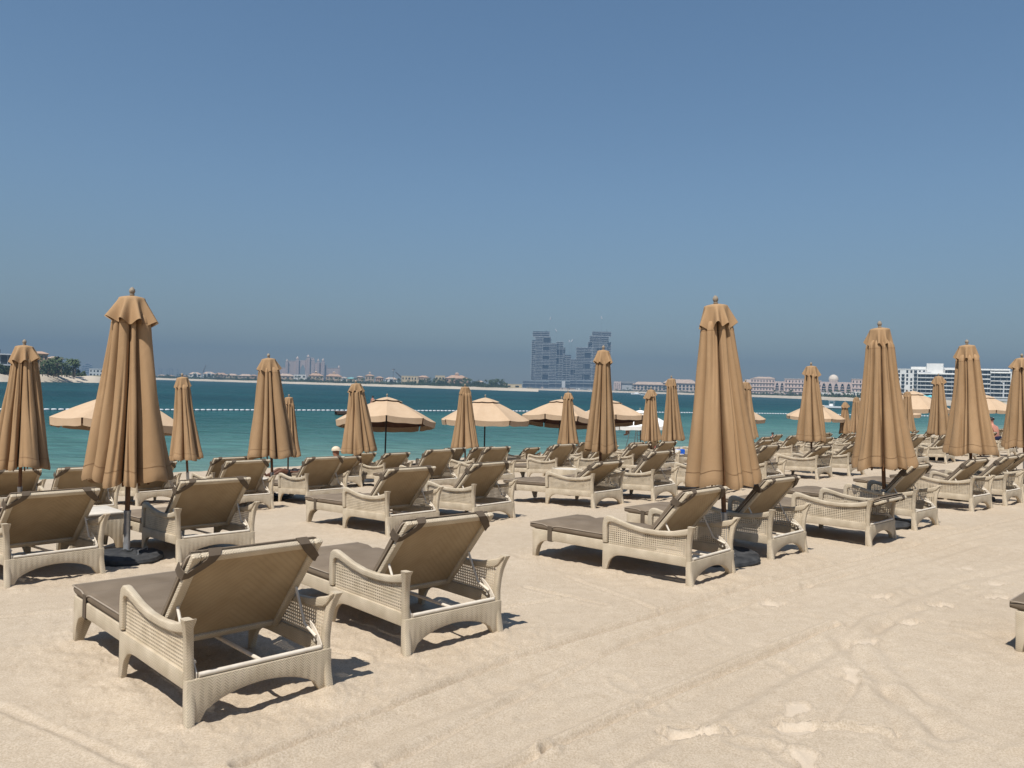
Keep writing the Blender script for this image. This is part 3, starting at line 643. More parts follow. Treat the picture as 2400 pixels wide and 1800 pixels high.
# ------------------------------------------------------------------ closed parasols
def closed_canopy(seed, flare=1.0, messy=0.0):
    """pleated canopy hanging round the pole (z 2.44 -> .79), its hem seam, and the flared vent cap on top"""
    g = random.Random(seed); nth, nz = 380, 46
    nv = g.choice([9, 10, 11])
    vals = [(2 * math.pi * (k + g.uniform(-.36, .36)) / nv, g.uniform(.45, .90), g.uniform(.32, .68), g.uniform(-.15, .15)) for k in range(nv)]
    minor = [(g.uniform(0, 2 * math.pi), g.uniform(.05, .17), g.uniform(.035, .09), g.uniform(-.15, .15), g.uniform(.05, .95)) for k in range(14)]
    hem = [g.uniform(-.03, .03) for _ in range(nv)]
    ph = g.uniform(0, 6.28); wav = [g.uniform(0, 6.28) for _ in range(6)]
    bulge = g.uniform(-.02, .02)
    def rad(th, t):
        R = (.150 + .216 * (t ** (1.5 if seed == 23 else 1.0 + (seed % 7) * .05))) * (.72 + .28 * min(1.0, t / .05) ** .6) + bulge * math.sin(t * math.pi)
        R *= 1 + .05 * math.sin(th * 2 + ph) + messy * .12 * math.sin(th * 3 + t * 4 + ph)
        d = 0.0
        ths = sorted(((th0 + tw * t) % (2 * math.pi), dep, sk) for th0, dep, sk, tw in vals)
        a = th % (2 * math.pi); k = len(ths) - 1
        for q in range(len(ths)):
            if ths[q][0] <= a: k = q
        if a < ths[0][0]: k = len(ths) - 1
        lo = ths[k][0]; hi = ths[(k + 1) % len(ths)][0]; span = (hi - lo) % (2 * math.pi) or 2 * math.pi
        w = ((a - lo) % (2 * math.pi)) / span
        w = w ** (math.log(.5) / math.log(ths[k][2])) * 2 - 1                 # skewed lobe: one flank steeper
        dep = ths[k][1] if w < 0 else ths[(k + 1) % len(ths)][1]
        d += .15 * w * w + dep * (.6 + .4 * t) * (1 - max(0.0, 1 - abs(w) ** 6.0) ** .5)
        wide = span / .65
        d -= .10 * (min(wide, 1.5) - 1) * (1 - w * w)
        for th0, dep, w, tw, tc_ in minor:
            a = (th - th0 - tw * t + math.pi) % (2 * math.pi) - math.pi
            d += dep * math.exp(-(a / w) ** 2) * math.exp(-((t - tc_) / .35) ** 2)
        R *= 1 - min(d, .80)
        R += .004 * math.sin(5 * th + 7 * t + wav[0]) * math.sin(t * 6 + wav[5]) + .0018 * math.sin(17 * th - 11 * t + wav[1])
        return R
    rows = []
    for k in range(nz + 1):
        t = k / nz; ring = []
        for i in range(nth):
            th = 2 * math.pi * i / nth
            zh = .79 + .022 * math.sin(th * 3 + wav[2]) + .018 * math.sin(th * 7 + wav[3]) + .035 * messy * math.sin(th * 2 + wav[4])
            rr = rad(th, t)
            base = .150 + .216 * t
            zz = 2.46 + (zh - 2.46) * t + .05 * (1 - rr / base) * t
            if t > .925: rr += .003
            if k == nz: rr -= .010
            ring.append((rr * math.cos(th), rr * math.sin(th), zz))
        rows.append(ring)
    mb = MB(); mb.loft(rows, cap=False)
    # the cloth turned inwards under the hem
    inner = [[(p[0] * f, p[1] * f, p[2] + dz) for p in rows[-1]] for f, dz in ((1.0, 0.0), (.80, .02), (.45, .10))]
    mb.loft(inner, cap=False)
    can = mb.mesh('canopy', M['cloth'], 0, 1.2)
    # stitched hem seam, a thin strip proud of the cloth
    k0 = int(nz * .915); sm = []
    for dz in (0, -.006):
        sm.append([(p[0] * 1.006 + .002 * math.cos(2 * math.pi * i / nth), p[1] * 1.006 + .002 * math.sin(2 * math.pi * i / nth), p[2] + dz) for i, p in enumerate(rows[k0])])
    k1 = 3; sm2 = []
    for dz in (0, -.006): sm2.append([(p[0] * 1.006, p[1] * 1.006, p[2] + dz) for p in rows[k1]])
    seam = MB().loft(sm, cap=False).mesh('hem_seam', M['cloth_seam'], 0, 1.2)
    seam2 = MB().loft(sm2, cap=False).mesh('top_seam', M['cloth_seam'], 0, 1.2)
    # vent cap
    nl = 8; lob = [(2 * math.pi * (k + g.uniform(-.2, .2)) / nl, g.uniform(.5, 1.25)) for k in range(nl)]
    n2 = 128; caps = []
    for t in np.linspace(0, 1, 16):
        ring = []
        for i in range(n2):
            th = 2 * math.pi * i / n2
            w = sum(a * math.exp(-(((th - c + math.pi) % (2 * math.pi) - math.pi) / .20) ** 2) for c, a in lob)
            if t < .35: R = .030 + .085 * math.sin(t / .35 * math.pi / 2)
            else:
                u = (t - .35) / .65
                R = .115 + u * (.020 + .078 * w * flare) + (flare - 1) * .10 * u * max(0, math.cos(th - 2.6)) + (flare - 1) * .05 * u
            z = 2.625 - .025 * min(t / .35, 1) - max(0, t - .35) / .65 * (.205 + .22 * max(0, flare - 1.15) - .06 * (w - .6) + messy * .08 * math.sin(th + ph))
            ring.append((R * math.cos(th), R * math.sin(th), z))
        caps.append(ring)
    cap = MB().loft(caps, cap=False).mesh('vent_cap', M['cloth'], 0, 1.2)
    return can, seam, cap, seam2
CANOPIES = [closed_canopy(s_, f, m_) for s_, f, m_ in ((11, 1.0, .12), (23, 1.25, .45), (37, .8, .2), (41, 1.1, .3), (59, .9, .15), (67, 1.3, .8))]
_UM = {}
_UM['finial'] = MB().lathe([(.018, 2.60), (.018, 2.628), (.024, 2.632), (.024, 2.640), (.017, 2.645), (.024, 2.655), (.029, 2.670), (.027, 2.686), (.018, 2.702), (.006, 2.712)], 14).mesh('finial', M['finial'], 0, .8)
_UM['pole'] = MB().tube([(0, 0, .40), (0, 0, 2.61)], .0245, 14).mesh('pole', M['wood'], 0, .8)
_UM['sleeve'] = MB().lathe([(.028, .05), (.028, .10), (.034, .11), (.031, .12), (.031, .47), (.034, .475), (.034, .50), (.028, .502)], 16).mesh('steel_sleeve', M['galv'], 0, .8)
def base_mesh():
    prof = [(.02, 0.0), (.30, 0.0), (.335, .012), (.345, .035), (.335, .062), (.30, .078), (.20, .088), (.10, .094), (.06, .10), (.055, .115), (.03, .116)]
    n = 40; rings = []
    for r, z in prof:
        ring = []
        for i in range(n):
            a = 2 * math.pi * i / n
            k = 1.0 - (.05 if (i % 10 == 0 and r > .15) else 0) + .012 * math.sin(a * 5 + 1)
            ring.append((r * k * math.cos(a), r * k * math.sin(a), z * (1 + .06 * math.sin(a * 3))))
        rings.append(ring)
    return MB().loft(rings).mesh('base', M['rubber'], 0, .7)
_UM['base'] = base_mesh()
_UM['handle'] = MB().tube([(.16, -.10, .085), (.16, -.10, .125), (.16, .10, .125), (.16, .10, .085)], .006, 6).mesh('base_handle', M['galv'], 0, .8)
def rib_mesh():
    return MB().tube([(.06, 0, 2.30), (.10, 0, 1.6), (.17, 0, .755)], [.008, .010, .010], 6).mesh('rib', M['wood'], 0, .8)
_UM['rib'] = rib_mesh()

def closed_parasol(x, y, hgt, lean, var, rotz, lab, lean_y=0.0, nearr=True, wide=1.0):
    """(x, y) is where the pole meets the sand"""
    sc = hgt / 2.70; r = empty('closed_parasol', (x, y, tz(x, y) - .004), (lean_y, -math.atan(lean), 0))
    tag(r, lab, 'parasol', 'closed tan parasols')
    can, seam, cap, seam2 = CANOPIES[var]
    R3 = (0, 0, rotz); S3 = (sc, sc, sc)
    SC = (sc * wide, sc * wide, sc)
    c = link('canopy', can, r, (0, 0, 0), R3, SC)
    if nearr: link('hem_seam', seam, c); link('top_seam', seam2, c)
    link('vent_cap', cap, r, (0, 0, 0), R3, (sc * (.6 + .4 * wide), sc * (.6 + .4 * wide), sc))
    link('finial', _UM['finial'], r, (0, 0, 0), R3, S3); link('pole', _UM['pole'], r, (0, 0, 0), R3, S3)
    if nearr:
        link('steel_sleeve', _UM['sleeve'], r)
        for k in range(8): link('rib', _UM['rib'], c, (0, 0, 0), (0, 0, k * math.pi / 4 + .2))
    b = link('base', _UM['base'], r, (0, 0, 0), (lean_y * -1, math.atan(lean), rotz))
    if nearr: link('base_handle', _UM['handle'], b)
    return r
# photo pixel of the finial tip, distance, lean (m per m, top to the left positive), canopy variant, turn
CLOSED = [(57.5, 797.5, 12.08, .0, 3, 2.2, 'closed tan parasol at the left edge with a turned-up fold at its hem'),
 (310, 676, 8.05, .009, 1, 0.0, 'biggest closed tan parasol on the left, with wide ragged cap flaps and steel pole sleeve'),
 (426.6, 874.6, 17.71, .085, 4, 1.0, 'slim closed tan parasol just right of the biggest left one'),
 (629.3, 829.3, 15.01, .06, 0, 0.5, 'taller of the two closed tan parasols overlapping left of centre'),
 (677.3, 924.8, 24.1, .016, 2, 2.9, 'shorter closed parasol half hidden behind a taller one, left of centre'),
 (834, 890.9, 21.4, .09, 3, 0.1, 'closed tan parasol overlapping the left open parasol beside the capped person'),
 (1090, 900.3, 24.16, .03, 2, 1.8, 'closed parasol in front of the second open parasol, centre of the photo'),
 (1331.6, 915.3, 29.1, .03, 4, 4.0, 'small closed parasol before an open one, left of the parasol below the towers'),
 (1414.3, 810.9, 14.63, .0, 0, 2.0, 'closed tan parasol standing below the right-hand tower'),
 (1525.5, 908, 28.35, .03, 5, 0.6, 'closed parasol with a slumped cap in front of the white lifeguard parasol'),
 (1573.5, 880.8, 23.84, .06, 2, 3.1, 'closed tan parasol with white finial just left of the tallest one'),
 (1677, 694, 8.25, .067, 0, 4.4, 'tallest closed tan parasol right of centre'),
 (1747.4, 890, 26.2, .05, 4, 5.0, 'closed parasol peeking out right behind the tallest one'),
 (1901, 850, 19.53, .03, 3, 3.6, 'closed tan parasol in front of the domed hotel'),
 (1980.7, 940, 45.4, .02, 5, 2.0, 'distant closed parasol with a fallen cap, left of the second tallest one'),
 (2007, 928, 41.7, .03, 2, 1.2, 'distant closed parasol tucked against the left of the second tallest one'),
 (2061.9, 754, 10.75, .053, 2, 2.5, 'second tallest closed tan parasol, right of the domed hotel'),
 (2126.5, 914, 36.5, .03, 4, 0.3, 'small closed parasol emerging right of the second tallest one'),
 (2199.5, 876, 25.2, .045, 0, 5.6, 'closed parasol in front of the white apartment block'),
 (2262, 898, 31.0, .04, 3, 1.9, 'closed parasol mostly hidden behind the third tallest one at right'),
 (2266.4, 797, 13.9, .06, 4, 0.9, 'third tallest closed tan parasol, before the white apartment block'),
 (2395, 829.6, 16.7, .05, 3, 4.9, 'closed tan parasol cut by the right edge of the photo')]
WIDE = [1.1, 1.12, 1.03, 1.2, 1.1, 1.27, 1.16, 1.12, .9, 1.02, .98, 1.05, 1.0, 1.05, 1.0, 1.1, 1.15, 1.05, 1.02, 1.1, 1.14, 1.1]
for (px, py, d, lean, var, rz, lab), wide in zip(CLOSED, WIDE):
    P = pix(px, py, d); bx, by = P.x + lean * 2.68, P.y
    closed_parasol(bx, by, P.z - tz(bx, by) + .005, lean, var, rz, lab, 0.0, d < 22, wide)

# ------------------------------------------------------------------ open parasols
def open_meshes(cloth):
    G = {}; n = 8; R0 = 1.62; zr, za = 1.78, 2.52
    a0, a1 = -math.pi / n, math.pi / n
    def panel(scale_r, z_in, z_out, r_in, r_out, sag, nm):
        vs, fs = [], []; K, J = 8, 8
        for k in range(K + 1):
            t = k / K; r = r_in + (r_out - r_in) * t
            for j in range(J + 1):
                w = j / J; a = a0 + (a1 - a0) * w
                rr = r * math.cos(math.pi / n) / math.cos(a)
                e = 4 * w * (1 - w)
                z = z_in + (z_out - z_in) * (t ** 1.22) - sag * e * t * (1 if t < 1 else 1)
                vs.append((rr * math.cos(a), rr * math.sin(a), z))
        for k in range(K):
            for j in range(J):
                i = k * (J + 1) + j; fs.append((i, i + 1, i + J + 2, i + J + 1))
        return MB().add(vs, fs).mesh(nm, cloth, 0, .9)
    G['panel'] = panel(1, za, zr, .10, R0, .035, 'canopy_panel')
    G['shade_underlay'] = panel(1, za - .012, zr - .010, .10, R0 - .012, .035, 'shade_underlay'); G['shade_underlay'].materials.clear(); G['shade_underlay'].materials.append(M['shade_underlay'] if cloth is not M['cloth_white'] else cloth)  # added layer painting the underside shade; white parasol keeps its own cloth
    G['cap'] = [panel(1, 2.575, 2.425, .02, .52, .015, 'vent_panel')]
    # valance flap hanging from one side, a little skewed
    vs, fs = [], []; J = 10
    for k in range(4):
        for j in range(J + 1):
            w = .02 + .96 * j / J; a = a0 + (a1 - a0) * w; rr = R0 * math.cos(math.pi / n) / math.cos(a) + .004
            z = zr - .035 * 4 * w * (1 - w) - .002 - k * .058 - (.012 * math.sin(w * 9) if k == 3 else 0)
            vs.append((rr * (1 - .006 * k) * math.cos(a), rr * (1 - .006 * k) * math.sin(a), z))
    for k in range(3):
        for j in range(J):
            i = k * (J + 1) + j; fs.append((i, i + 1, i + J + 2, i + J + 1))
    G['flap'] = MB().add(vs, fs).mesh('valance_flap', cloth, 0, .9)
    G['rib'] = MB().tube([(.06, 0, 2.49), (1.60, 0, 1.755)], .012, 6).mesh('rib', M['darkpole'])
    G['strut'] = MB().tube([(.05, 0, 1.78), (.80, 0, 2.10)], .010, 6).mesh('strut', M['darkpole'])
    G['pole'] = MB().tube([(0, 0, .02), (0, 0, 2.55)], .026, 12).mesh('pole', M['darkpole'], 0, .8)
    G['hub'] = MB().lathe([(.03, 1.72), (.06, 1.73), (.06, 1.80), (.03, 1.82)], 12).mesh('hub', M['darkpole'], 0, .8)
    return G
OPEN_T = open_meshes(M['cloth_open']); OPEN_W = open_meshes(M['cloth_white'])
def open_parasol(s_, q_, lab, G=OPEN_T, sc=1.0, turn=0.0, tilt=(0, 0), cat_group='open parasols by the water', dz=0.0):
    x, y = xy(s_, q_)
    r = empty('open_parasol', (x, y, tz(x, y) + dz), (tilt[0], tilt[1], 0)); r.scale = (sc, sc, sc)
    tag(r, lab, 'parasol', cat_group)
    link('pole', G['pole'], r); link('hub', G['hub'], r)
    for k in range(8):
        a = (0, 0, k * math.pi / 4 + turn)
        p = link('canopy_panel', G['panel'], r, (0, 0, 0), a); link('valance_flap', G['flap'], p); link('shade_underlay', G['shade_underlay'], p)
        link('vent_panel', G['cap'][0], r, (0, 0, 0), a)
        b = link('rib', G['rib'], r, (0, 0, 0), (0, 0, (k + .5) * math.pi / 4 + turn)); link('strut', G['strut'], b)
    f = link('finial', _UM['finial'], r, (0, 0, -.02))
    link('base', _UM['base'], r)
    return r
open_parasol(21.3, 6.7, 'open tan parasol behind the biggest left closed one', turn=.3, tilt=(-.12, .03))
open_parasol(21.6, 15.0, 'open tan parasol left of centre on a dark pole, finial below the villas', turn=.55, tilt=(-.16, -.02))
open_parasol(21.5, 19.2, 'open tan parasol at the centre with its dark pole standing free', turn=.2, tilt=(-.03, -.01))
open_parasol(21.4, 22.9, 'open tan parasol right of centre, left of the parasol below the towers', turn=.75, tilt=(-.15, .05))
open_parasol(21.5, 26.4, 'open tan parasol whose right half shows above the white one', turn=.4, tilt=(-.15, -.05))
open_parasol(21.5, 35.6, 'open tan parasol tip showing right of the tallest closed one', turn=.1, tilt=(.02, .0))
open_parasol(21.4, 44.2, 'open tan parasol spread behind the closed one at the domed hotel', turn=.6, tilt=(.02, .03))
open_parasol(18.2, 47.0, 'lower open parasol edge right of the second tallest closed one', turn=.3)
open_parasol(14.6, 40.2, 'upper open parasol edge right of the second tallest closed one', turn=.35, sc=1.03)
open_parasol(14.2, 49.5, 'open tan parasol above the seated bare-backed man at right', turn=.2, sc=1.0)
open_parasol(24.6, 32.4, 'white open parasol over the lifeguard chair', OPEN_W, 1.0, .35, (-.05, -.03), 'lifeguard shade', -.35)

# ------------------------------------------------------------------ side tables
def table_round(loc, lab):
    r = empty('side_table', loc); tag(r, lab, 'table', 'woven side tables')
    link('drum', _T['drum'], r); link('table_top', _T['rtop'], r)
    for k in range(4): link('leg', _T['rleg'], r, (0, 0, 0), (0, 0, k * math.pi / 2 + .4))
def table_square(loc, yaw, lab):
    r = empty('side_table', loc, (0, 0, yaw)); tag(r, lab, 'table', 'woven side tables')
    for k in range(4): link('apron', _T['sap'], r, (0, 0, 0), (0, 0, k * math.pi / 2))
    link('table_top', _T['stop'], r)
_T = {}
_T['drum'] = MB().lathe([(.30, .14), (.305, .16), (.305, .40), (.30, .415), (.27, .415), (.27, .15)], 32, cap=False).mesh('drum', M['weave'], 0, .7, True)
_T['rtop'] = MB().lathe([(.272, .385), (.272, .402), (.01, .402)], 32).mesh('table_top', M['whitebar'], 0, .7)
_T['rleg'] = MB().tube([(.28, 0, .15), (.285, 0, .0)], [.02, .014], 8).mesh('leg', M['strand'])
_tt = [(-.25, .40)] + [(u, .40) for u, _ in arch_pts(.2, .2, 11)] + [(.25, .40)]
_tb = [(-.25, 0)] + arch_pts(.2, .2, 11) + [(.25, 0)]
_T['sap'] = MB().strip(_tt, _tb, -.252, -.225, 'y').mesh('apron', M['weave'], .004, .6, True)
_T['stop'] = MB().box(-.262, .262, -.262, .262, .402, .428).mesh('table_top', M['whitebar'], .008, .7)
def tloc(s_, q_):
    x, y = xy(s_, q_); return (x, y, tz(x, y))
table_square(tloc(9.35, 2.72), .80, 'square woven table with white top beside the pole of the big left parasol')
table_round(tloc(10.7, 11.75), 'round white woven drum table behind the half lowered lounger')
table_square(tloc(13.4, 6.55), .78, 'small square white table between loungers below the overlapping parasols')
table_square(tloc(13.3, 18.9), .78, 'small square woven table left of the tallest parasol, behind two loungers')
table_round(tloc(9.4, 24.3), 'round woven table between loungers below the white apartments')

# ------------------------------------------------------------------ small beach things
def bag(loc):
    r = empty('beach_bag', loc, (0, 0, .5)); r.scale = (.8, .8, .7); tag(r, 'bright blue and white beach bag on a small table left of the tallest parasol', 'bag')
    mb = MB(); mb.loft([[(x * k, y * k, z) for x, y in rrect(.20, .09, .04, 3)] for z, k in ((0, .9), (.03, 1.0), (.2, 1.02), (.26, .96))])
    link('body', mb.mesh('body', mat_noise('blue_vinyl', (.01, .10, .55), (.02, .16, .70), 6, .4), 0, .7), r)
    mb = MB().loft([[(x * k - .135, y * k, z) for x, y in rrect(.075, .094, .03, 3)] for z, k in ((.0, .92), (.03, 1.01), (.2, 1.03), (.255, .98))])
    link('end_panel', mb.mesh('end_panel', M['cloth_white'], 0, .7), r)
    link('handle', MB().tube([(-.08, 0, .25), (-.06, 0, .36), (.06, 0, .36), (.08, 0, .25)], .008, 6).mesh('handle', M['cloth_white'], 0, .7), r)
_p = pix(1594, 1062, 27.0); table_square((_p.x, _p.y, tz(_p.x, _p.y) - .15), .8, 'small square table that carries the blue beach bag'); bag((_p.x, _p.y, tz(_p.x, _p.y) + .28)); 

def guard_chair(x, y, yaw):
    r = empty('lifeguard_chair', (x, y, tz(x, y)), (0, 0, yaw)); tag(r, 'tall grey metal lifeguard chair with ladder under the white parasol', 'lifeguard chair')
    for sx in (-1, 1):
        for sy in (-1, 1):
            link('leg', MB().tube([(sx * .55, sy * .6, 0), (sx * .34, sy * .28, 1.75)], .024, 8).mesh('leg', M['galv']), r)
    for k in range(6):
        t = k / 6 + .1; z = 1.75 * t; w = .55 - .21 * t; yy = -(.6 - .32 * t)
        link('rung', MB().tube([(-w, yy, z), (w, yy, z)], .017, 6).mesh('rung', M['galv']), r)
    link('seat', MB().box(-.36, .36, -.30, .30, 1.74, 1.79).mesh('seat', mat_noise('red_paint', (.35, .02, .02), (.45, .03, .03), 6, .5), .01), r)
    link('seat_back', MB().box(-.36, .36, .28, .32, 1.79, 2.3).mesh('seat_back', M['whitebar'], .01), r)
    for sx in (-1, 1): link('armrest', MB().box(sx * .37 - .03, sx * .37 + .03, -.28, .30, 1.98, 2.01).mesh('armrest', M['galv'], .005), r)
    return r
_gx, _gy = xy(25.3, 32.9)
guard_chair(_gx, _gy, .8).scale = (.72, .72, .72)

# ------------------------------------------------------------------ people: one continuous skinned body each, clothing and hair as children
def skin_body(name, joints, edges, mat, parent, sub=2):
    me = bpy.data.meshes.new(name); names = list(joints)
    me.from_pydata([joints[k][0] for k in names], [(names.index(a), names.index(b)) for a, b in edges], [])
    o = link(name, me, parent); me.materials.append(mat)
    o.modifiers.new('skin', 'SKIN'); 
    sv = me.skin_vertices[0].data
    for i, k in enumerate(names):
        rr = joints[k][1]; sv[i].radius = rr if isinstance(rr, tuple) else (rr, rr)
        sv[i].use_root = (k == 'pelvis')
    ss = o.modifiers.new('sub', 'SUBSURF'); ss.levels = sub; ss.render_levels = sub
    return o
EDG = [('pelvis', 'waist'), ('waist', 'chest'), ('chest', 'neck'), ('neck', 'head0'), ('head0', 'head1'), ('head1', 'head2')]
for s_ in 'LR':
    EDG += [('chest', 'sh' + s_), ('sh' + s_, 'el' + s_), ('el' + s_, 'wr' + s_), ('wr' + s_, 'ha' + s_), ('pelvis', 'hip' + s_), ('hip' + s_, 'kn' + s_), ('kn' + s_, 'an' + s_), ('an' + s_, 'to' + s_)]
RAD = dict(pelvis=(.15, .12), waist=(.135, .10), chest=(.155, .11), neck=.055, head0=.075, head1=.098, head2=.07, sh=.065, el=.043, wr=.028, ha=.034, hip=.095, kn=.062, an=.038, to=.036)
SKIN = {'fair': mat_noise('sunburnt_skin', (.46, .19, .13), (.58, .27, .19), 9, .5), 'tan': mat_noise('tanned_skin', (.26, .115, .065), (.34, .16, .095), 9, .5),
        'dark': mat_noise('brown_skin', (.10, .045, .028), (.15, .07, .042), 9, .5)}
FAB = {'navy': mat_noise('navy_cloth', (.008, .010, .035), (.014, .018, .055), 9, .8), 'hair': mat_noise('dark_hair', (.015, .010, .008), (.03, .02, .015), 40, .6), 'cap': mat_noise('cream_cap', (.60, .48, .34), (.68, .56, .42), 12, .8),
       'yellow': mat_noise('yellow_shirt', (.62, .42, .03), (.72, .5, .05), 9, .8), 'red': mat_noise('red_shorts', (.40, .02, .02), (.5, .03, .025), 9, .8), 'black': mat_noise('black_swimwear', (.012, .012, .014), (.02, .02, .024), 9, .7)}
def person(pos, yaw, P, skin, hair, clothes, lab, cap=False):
    """P: joint name -> position in the person's own frame (x right, y forward, z up)"""
    r = empty('person', pos, (0, 0, yaw)); tag(r, lab, 'person')
    J = {k: (v, RAD[k[:-1] if k[-1] in 'LR' else k]) for k, v in P.items()}
    skin_body('body', J, EDG, SKIN[skin], r)
    h1, h2 = Vector(P['head1']), Vector(P['head2']); up = (h2 - Vector(P['head0'])).normalized()
    fwd = Vector(P.get('look', (0, 1, 0))) if 'look' in P else Vector((0, 1, 0))
    # hair or cap: a shell over the crown and the back of the head
    mb = MB(); rings = []
    q = up.to_track_quat('Z', 'Y')
    for k in range(7):
        a = k / 6 * math.pi * .55; rr = .112 * math.sin(a) + .002
        rings.append([tuple(h1 + up * (.035 + .098 * math.cos(a)) - fwd * .012 + q @ Vector((rr * math.cos(t), rr * math.sin(t), 0))) for t in np.linspace(0, 2 * math.pi, 16, endpoint=False)])
    mb.loft(rings)
    link('cap' if cap else 'hair', mb.mesh('cap' if cap else 'hair', FAB[hair], 0, .9), r)
    if cap:
        link('peak', MB().add([tuple(h1 + up * .03 + q @ Vector(v)) for v in ((-.075, .09, 0), (.075, .09, 0), (.05, .18, -.01), (-.05, .18, -.01), (-.075, .09, .008), (.075, .09, .008), (.05, .18, -.002), (-.05, .18, -.002))],
             [(0, 3, 2, 1), (4, 5, 6, 7), (0, 1, 5, 4), (1, 2, 6, 5), (2, 3, 7, 6), (3, 0, 4, 7)]).mesh('peak', FAB[hair]), r)
    for nm, fab in clothes:
        if nm == 'shorts':
            mb = MB(); pv, wa = Vector(P['pelvis']), Vector(P['waist'])
            mb.tube([wa * .45 + pv * .55, pv, pv + (pv - wa) * .25], [.158, .172, .15], 14)
            for s_ in 'LR':
                hp, kn = Vector(P['hip' + s_]), Vector(P['kn' + s_]); mb.tube([hp - (kn - hp) * .1, hp + (kn - hp) * .45, hp + (kn - hp) * .62], [.112, .098, .092], 12)
            link('shorts', mb.mesh('shorts', FAB[fab], 0, .9), r)
        if nm == 'shirt':
            mb = MB(); pv, wa, ch, nk = (Vector(P[k]) for k in ('pelvis', 'waist', 'chest', 'neck'))
            mb.tube([pv, wa, ch, ch * .45 + nk * .55], [.168, .158, .178, .10], 14)
            for s_ in 'LR':
                sh, el = Vector(P['sh' + s_]), Vector(P['el' + s_]); mb.tube([ch * .4 + sh * .6, sh, sh + (el - sh) * .6], [.08, .082, .066], 10)
            link('shirt', mb.mesh('shirt', FAB[fab], 0, .9), r)
    return r
def sit(h=.40, lean=.0):
    P = dict(pelvis=(0, 0, h + .12), waist=(0, .03 + lean * .3, h + .30), chest=(0, .08 + lean, h + .50), neck=(0, .13 + lean, h + .64), head0=(0, .16 + lean, h + .70), head1=(0, .18 + lean, h + .79), head2=(0, .17 + lean, h + .87))
    for s_, g in (('L', -1), ('R', 1)):
        P.update({'sh' + s_: (g * .19, .08 + lean, h + .55), 'el' + s_: (g * .25, .20 + lean, h + .30), 'wr' + s_: (g * .16, .42 + lean * .5, h + .20), 'ha' + s_: (g * .13, .50 + lean * .5, h + .18),
                  'hip' + s_: (g * .10, .05, h + .10), 'kn' + s_: (g * .14, .47, h + .10), 'an' + s_: (g * .14, .50, h - .30), 'to' + s_: (g * .15, .64, h - .34)})
    return P
def stand():
    P = dict(pelvis=(0, 0, .95), waist=(0, 0, 1.10), chest=(0, .0, 1.32), neck=(0, .01, 1.49), head0=(0, .02, 1.55), head1=(0, .03, 1.64), head2=(0, .02, 1.72))
    for s_, g in (('L', -1), ('R', 1)):
        P.update({'sh' + s_: (g * .19, 0, 1.40), 'el' + s_: (g * .25, -.02, 1.12), 'wr' + s_: (g * .24, .08, .90), 'ha' + s_: (g * .23, .11, .81), 'hip' + s_: (g * .10, 0, .90), 'kn' + s_: (g * .11, .02, .50), 'an' + s_: (g * .11, 0, .08), 'to' + s_: (g * .12, .15, .04)})
    return P
def recline(ang=.75):
    c, s_ = math.cos(ang), math.sin(ang)
    B = lambda l, off=0: (0, -l * c + off * s_, .46 + l * s_ + off * c)
    P = dict(pelvis=(0, 0, .46), waist=B(.18), chest=B(.38), neck=B(.54), head0=B(.60, .02), head1=B(.69, .03), head2=B(.77, .03))
    for k, g in (('L', -1), ('R', 1)):
        x, y, z = B(.43); e = B(.2, .03); P['sh' + k] = (g * .19, y, z); P['el' + k] = (g * .29, e[1], e[2]); P['wr' + k] = (g * .24, .16, .55); P['ha' + k] = (g * .2, .24, .56)
        P['hip' + k] = (g * .10, .05, .45); P['kn' + k] = (g * .12, .44, .60); P['an' + k] = (g * .12, .82, .43); P['to' + k] = (g * .13, .90, .53)
    return P
_p = pix(2336, 1042, 29.6)
person((_p.x, _p.y, tz(_p.x, _p.y)), .55, sit(.36, .05), 'fair', 'hair', [('shorts', 'navy')], 'bare-backed sunburnt man in navy shorts sitting on a lounger at the right')
_p = pix(799, 1100, 20.2)
person((_p.x, _p.y, tz(_p.x, _p.y) - .20), .9, sit(.22, .04), 'tan', 'cap', [('shorts', 'navy')], 'person in a cream cap sitting low beside the closed parasol left of centre', cap=True)
_p = xy(16.4, 41.3)
person((_p[0], _p[1], tz(*_p) - .0), .79 + math.pi * 0, {k: (v[0], v[1] + .62, v[2] - .02) for k, v in recline(.72).items()}, 'fair', 'hair', [('shorts', 'black')], 'person reclining on a lounger left of the second tallest closed parasol')
_p = pix(690, 1100, 24.0)
person((_p.x, _p.y, tz(_p.x, _p.y) - .22), 2.3, recline(.18), 'dark', 'hair', [('shorts', 'black')], 'brown-skinned person lying on the sand behind the overlapping parasols')
person((_gx, _gy - .05, tz(_gx, _gy) + .93), .8 + .3, sit(.36), 'tan', 'hair', [('shirt', 'yellow'), ('shorts', 'red')], 'lifeguard in yellow shirt and red shorts seated under the white parasol')
_q = pix(1537, 1050, 37.0)
person((_q.x, _q.y, tz(_q.x, _q.y) - .35), 1.2, stand(), 'tan', 'hair', [('shirt', 'yellow'), ('shorts', 'red')], 'second lifeguard in yellow and red standing behind the slumped-cap parasol')
_q = pix(1811, 1024, 66.0)
person((_q.x, _q.y, WATER_Z - 1.34), .3, stand(), 'fair', 'hair', [('shorts', 'black')], 'swimmer up to the shoulders in the shallow sea, right of the tallest parasol')

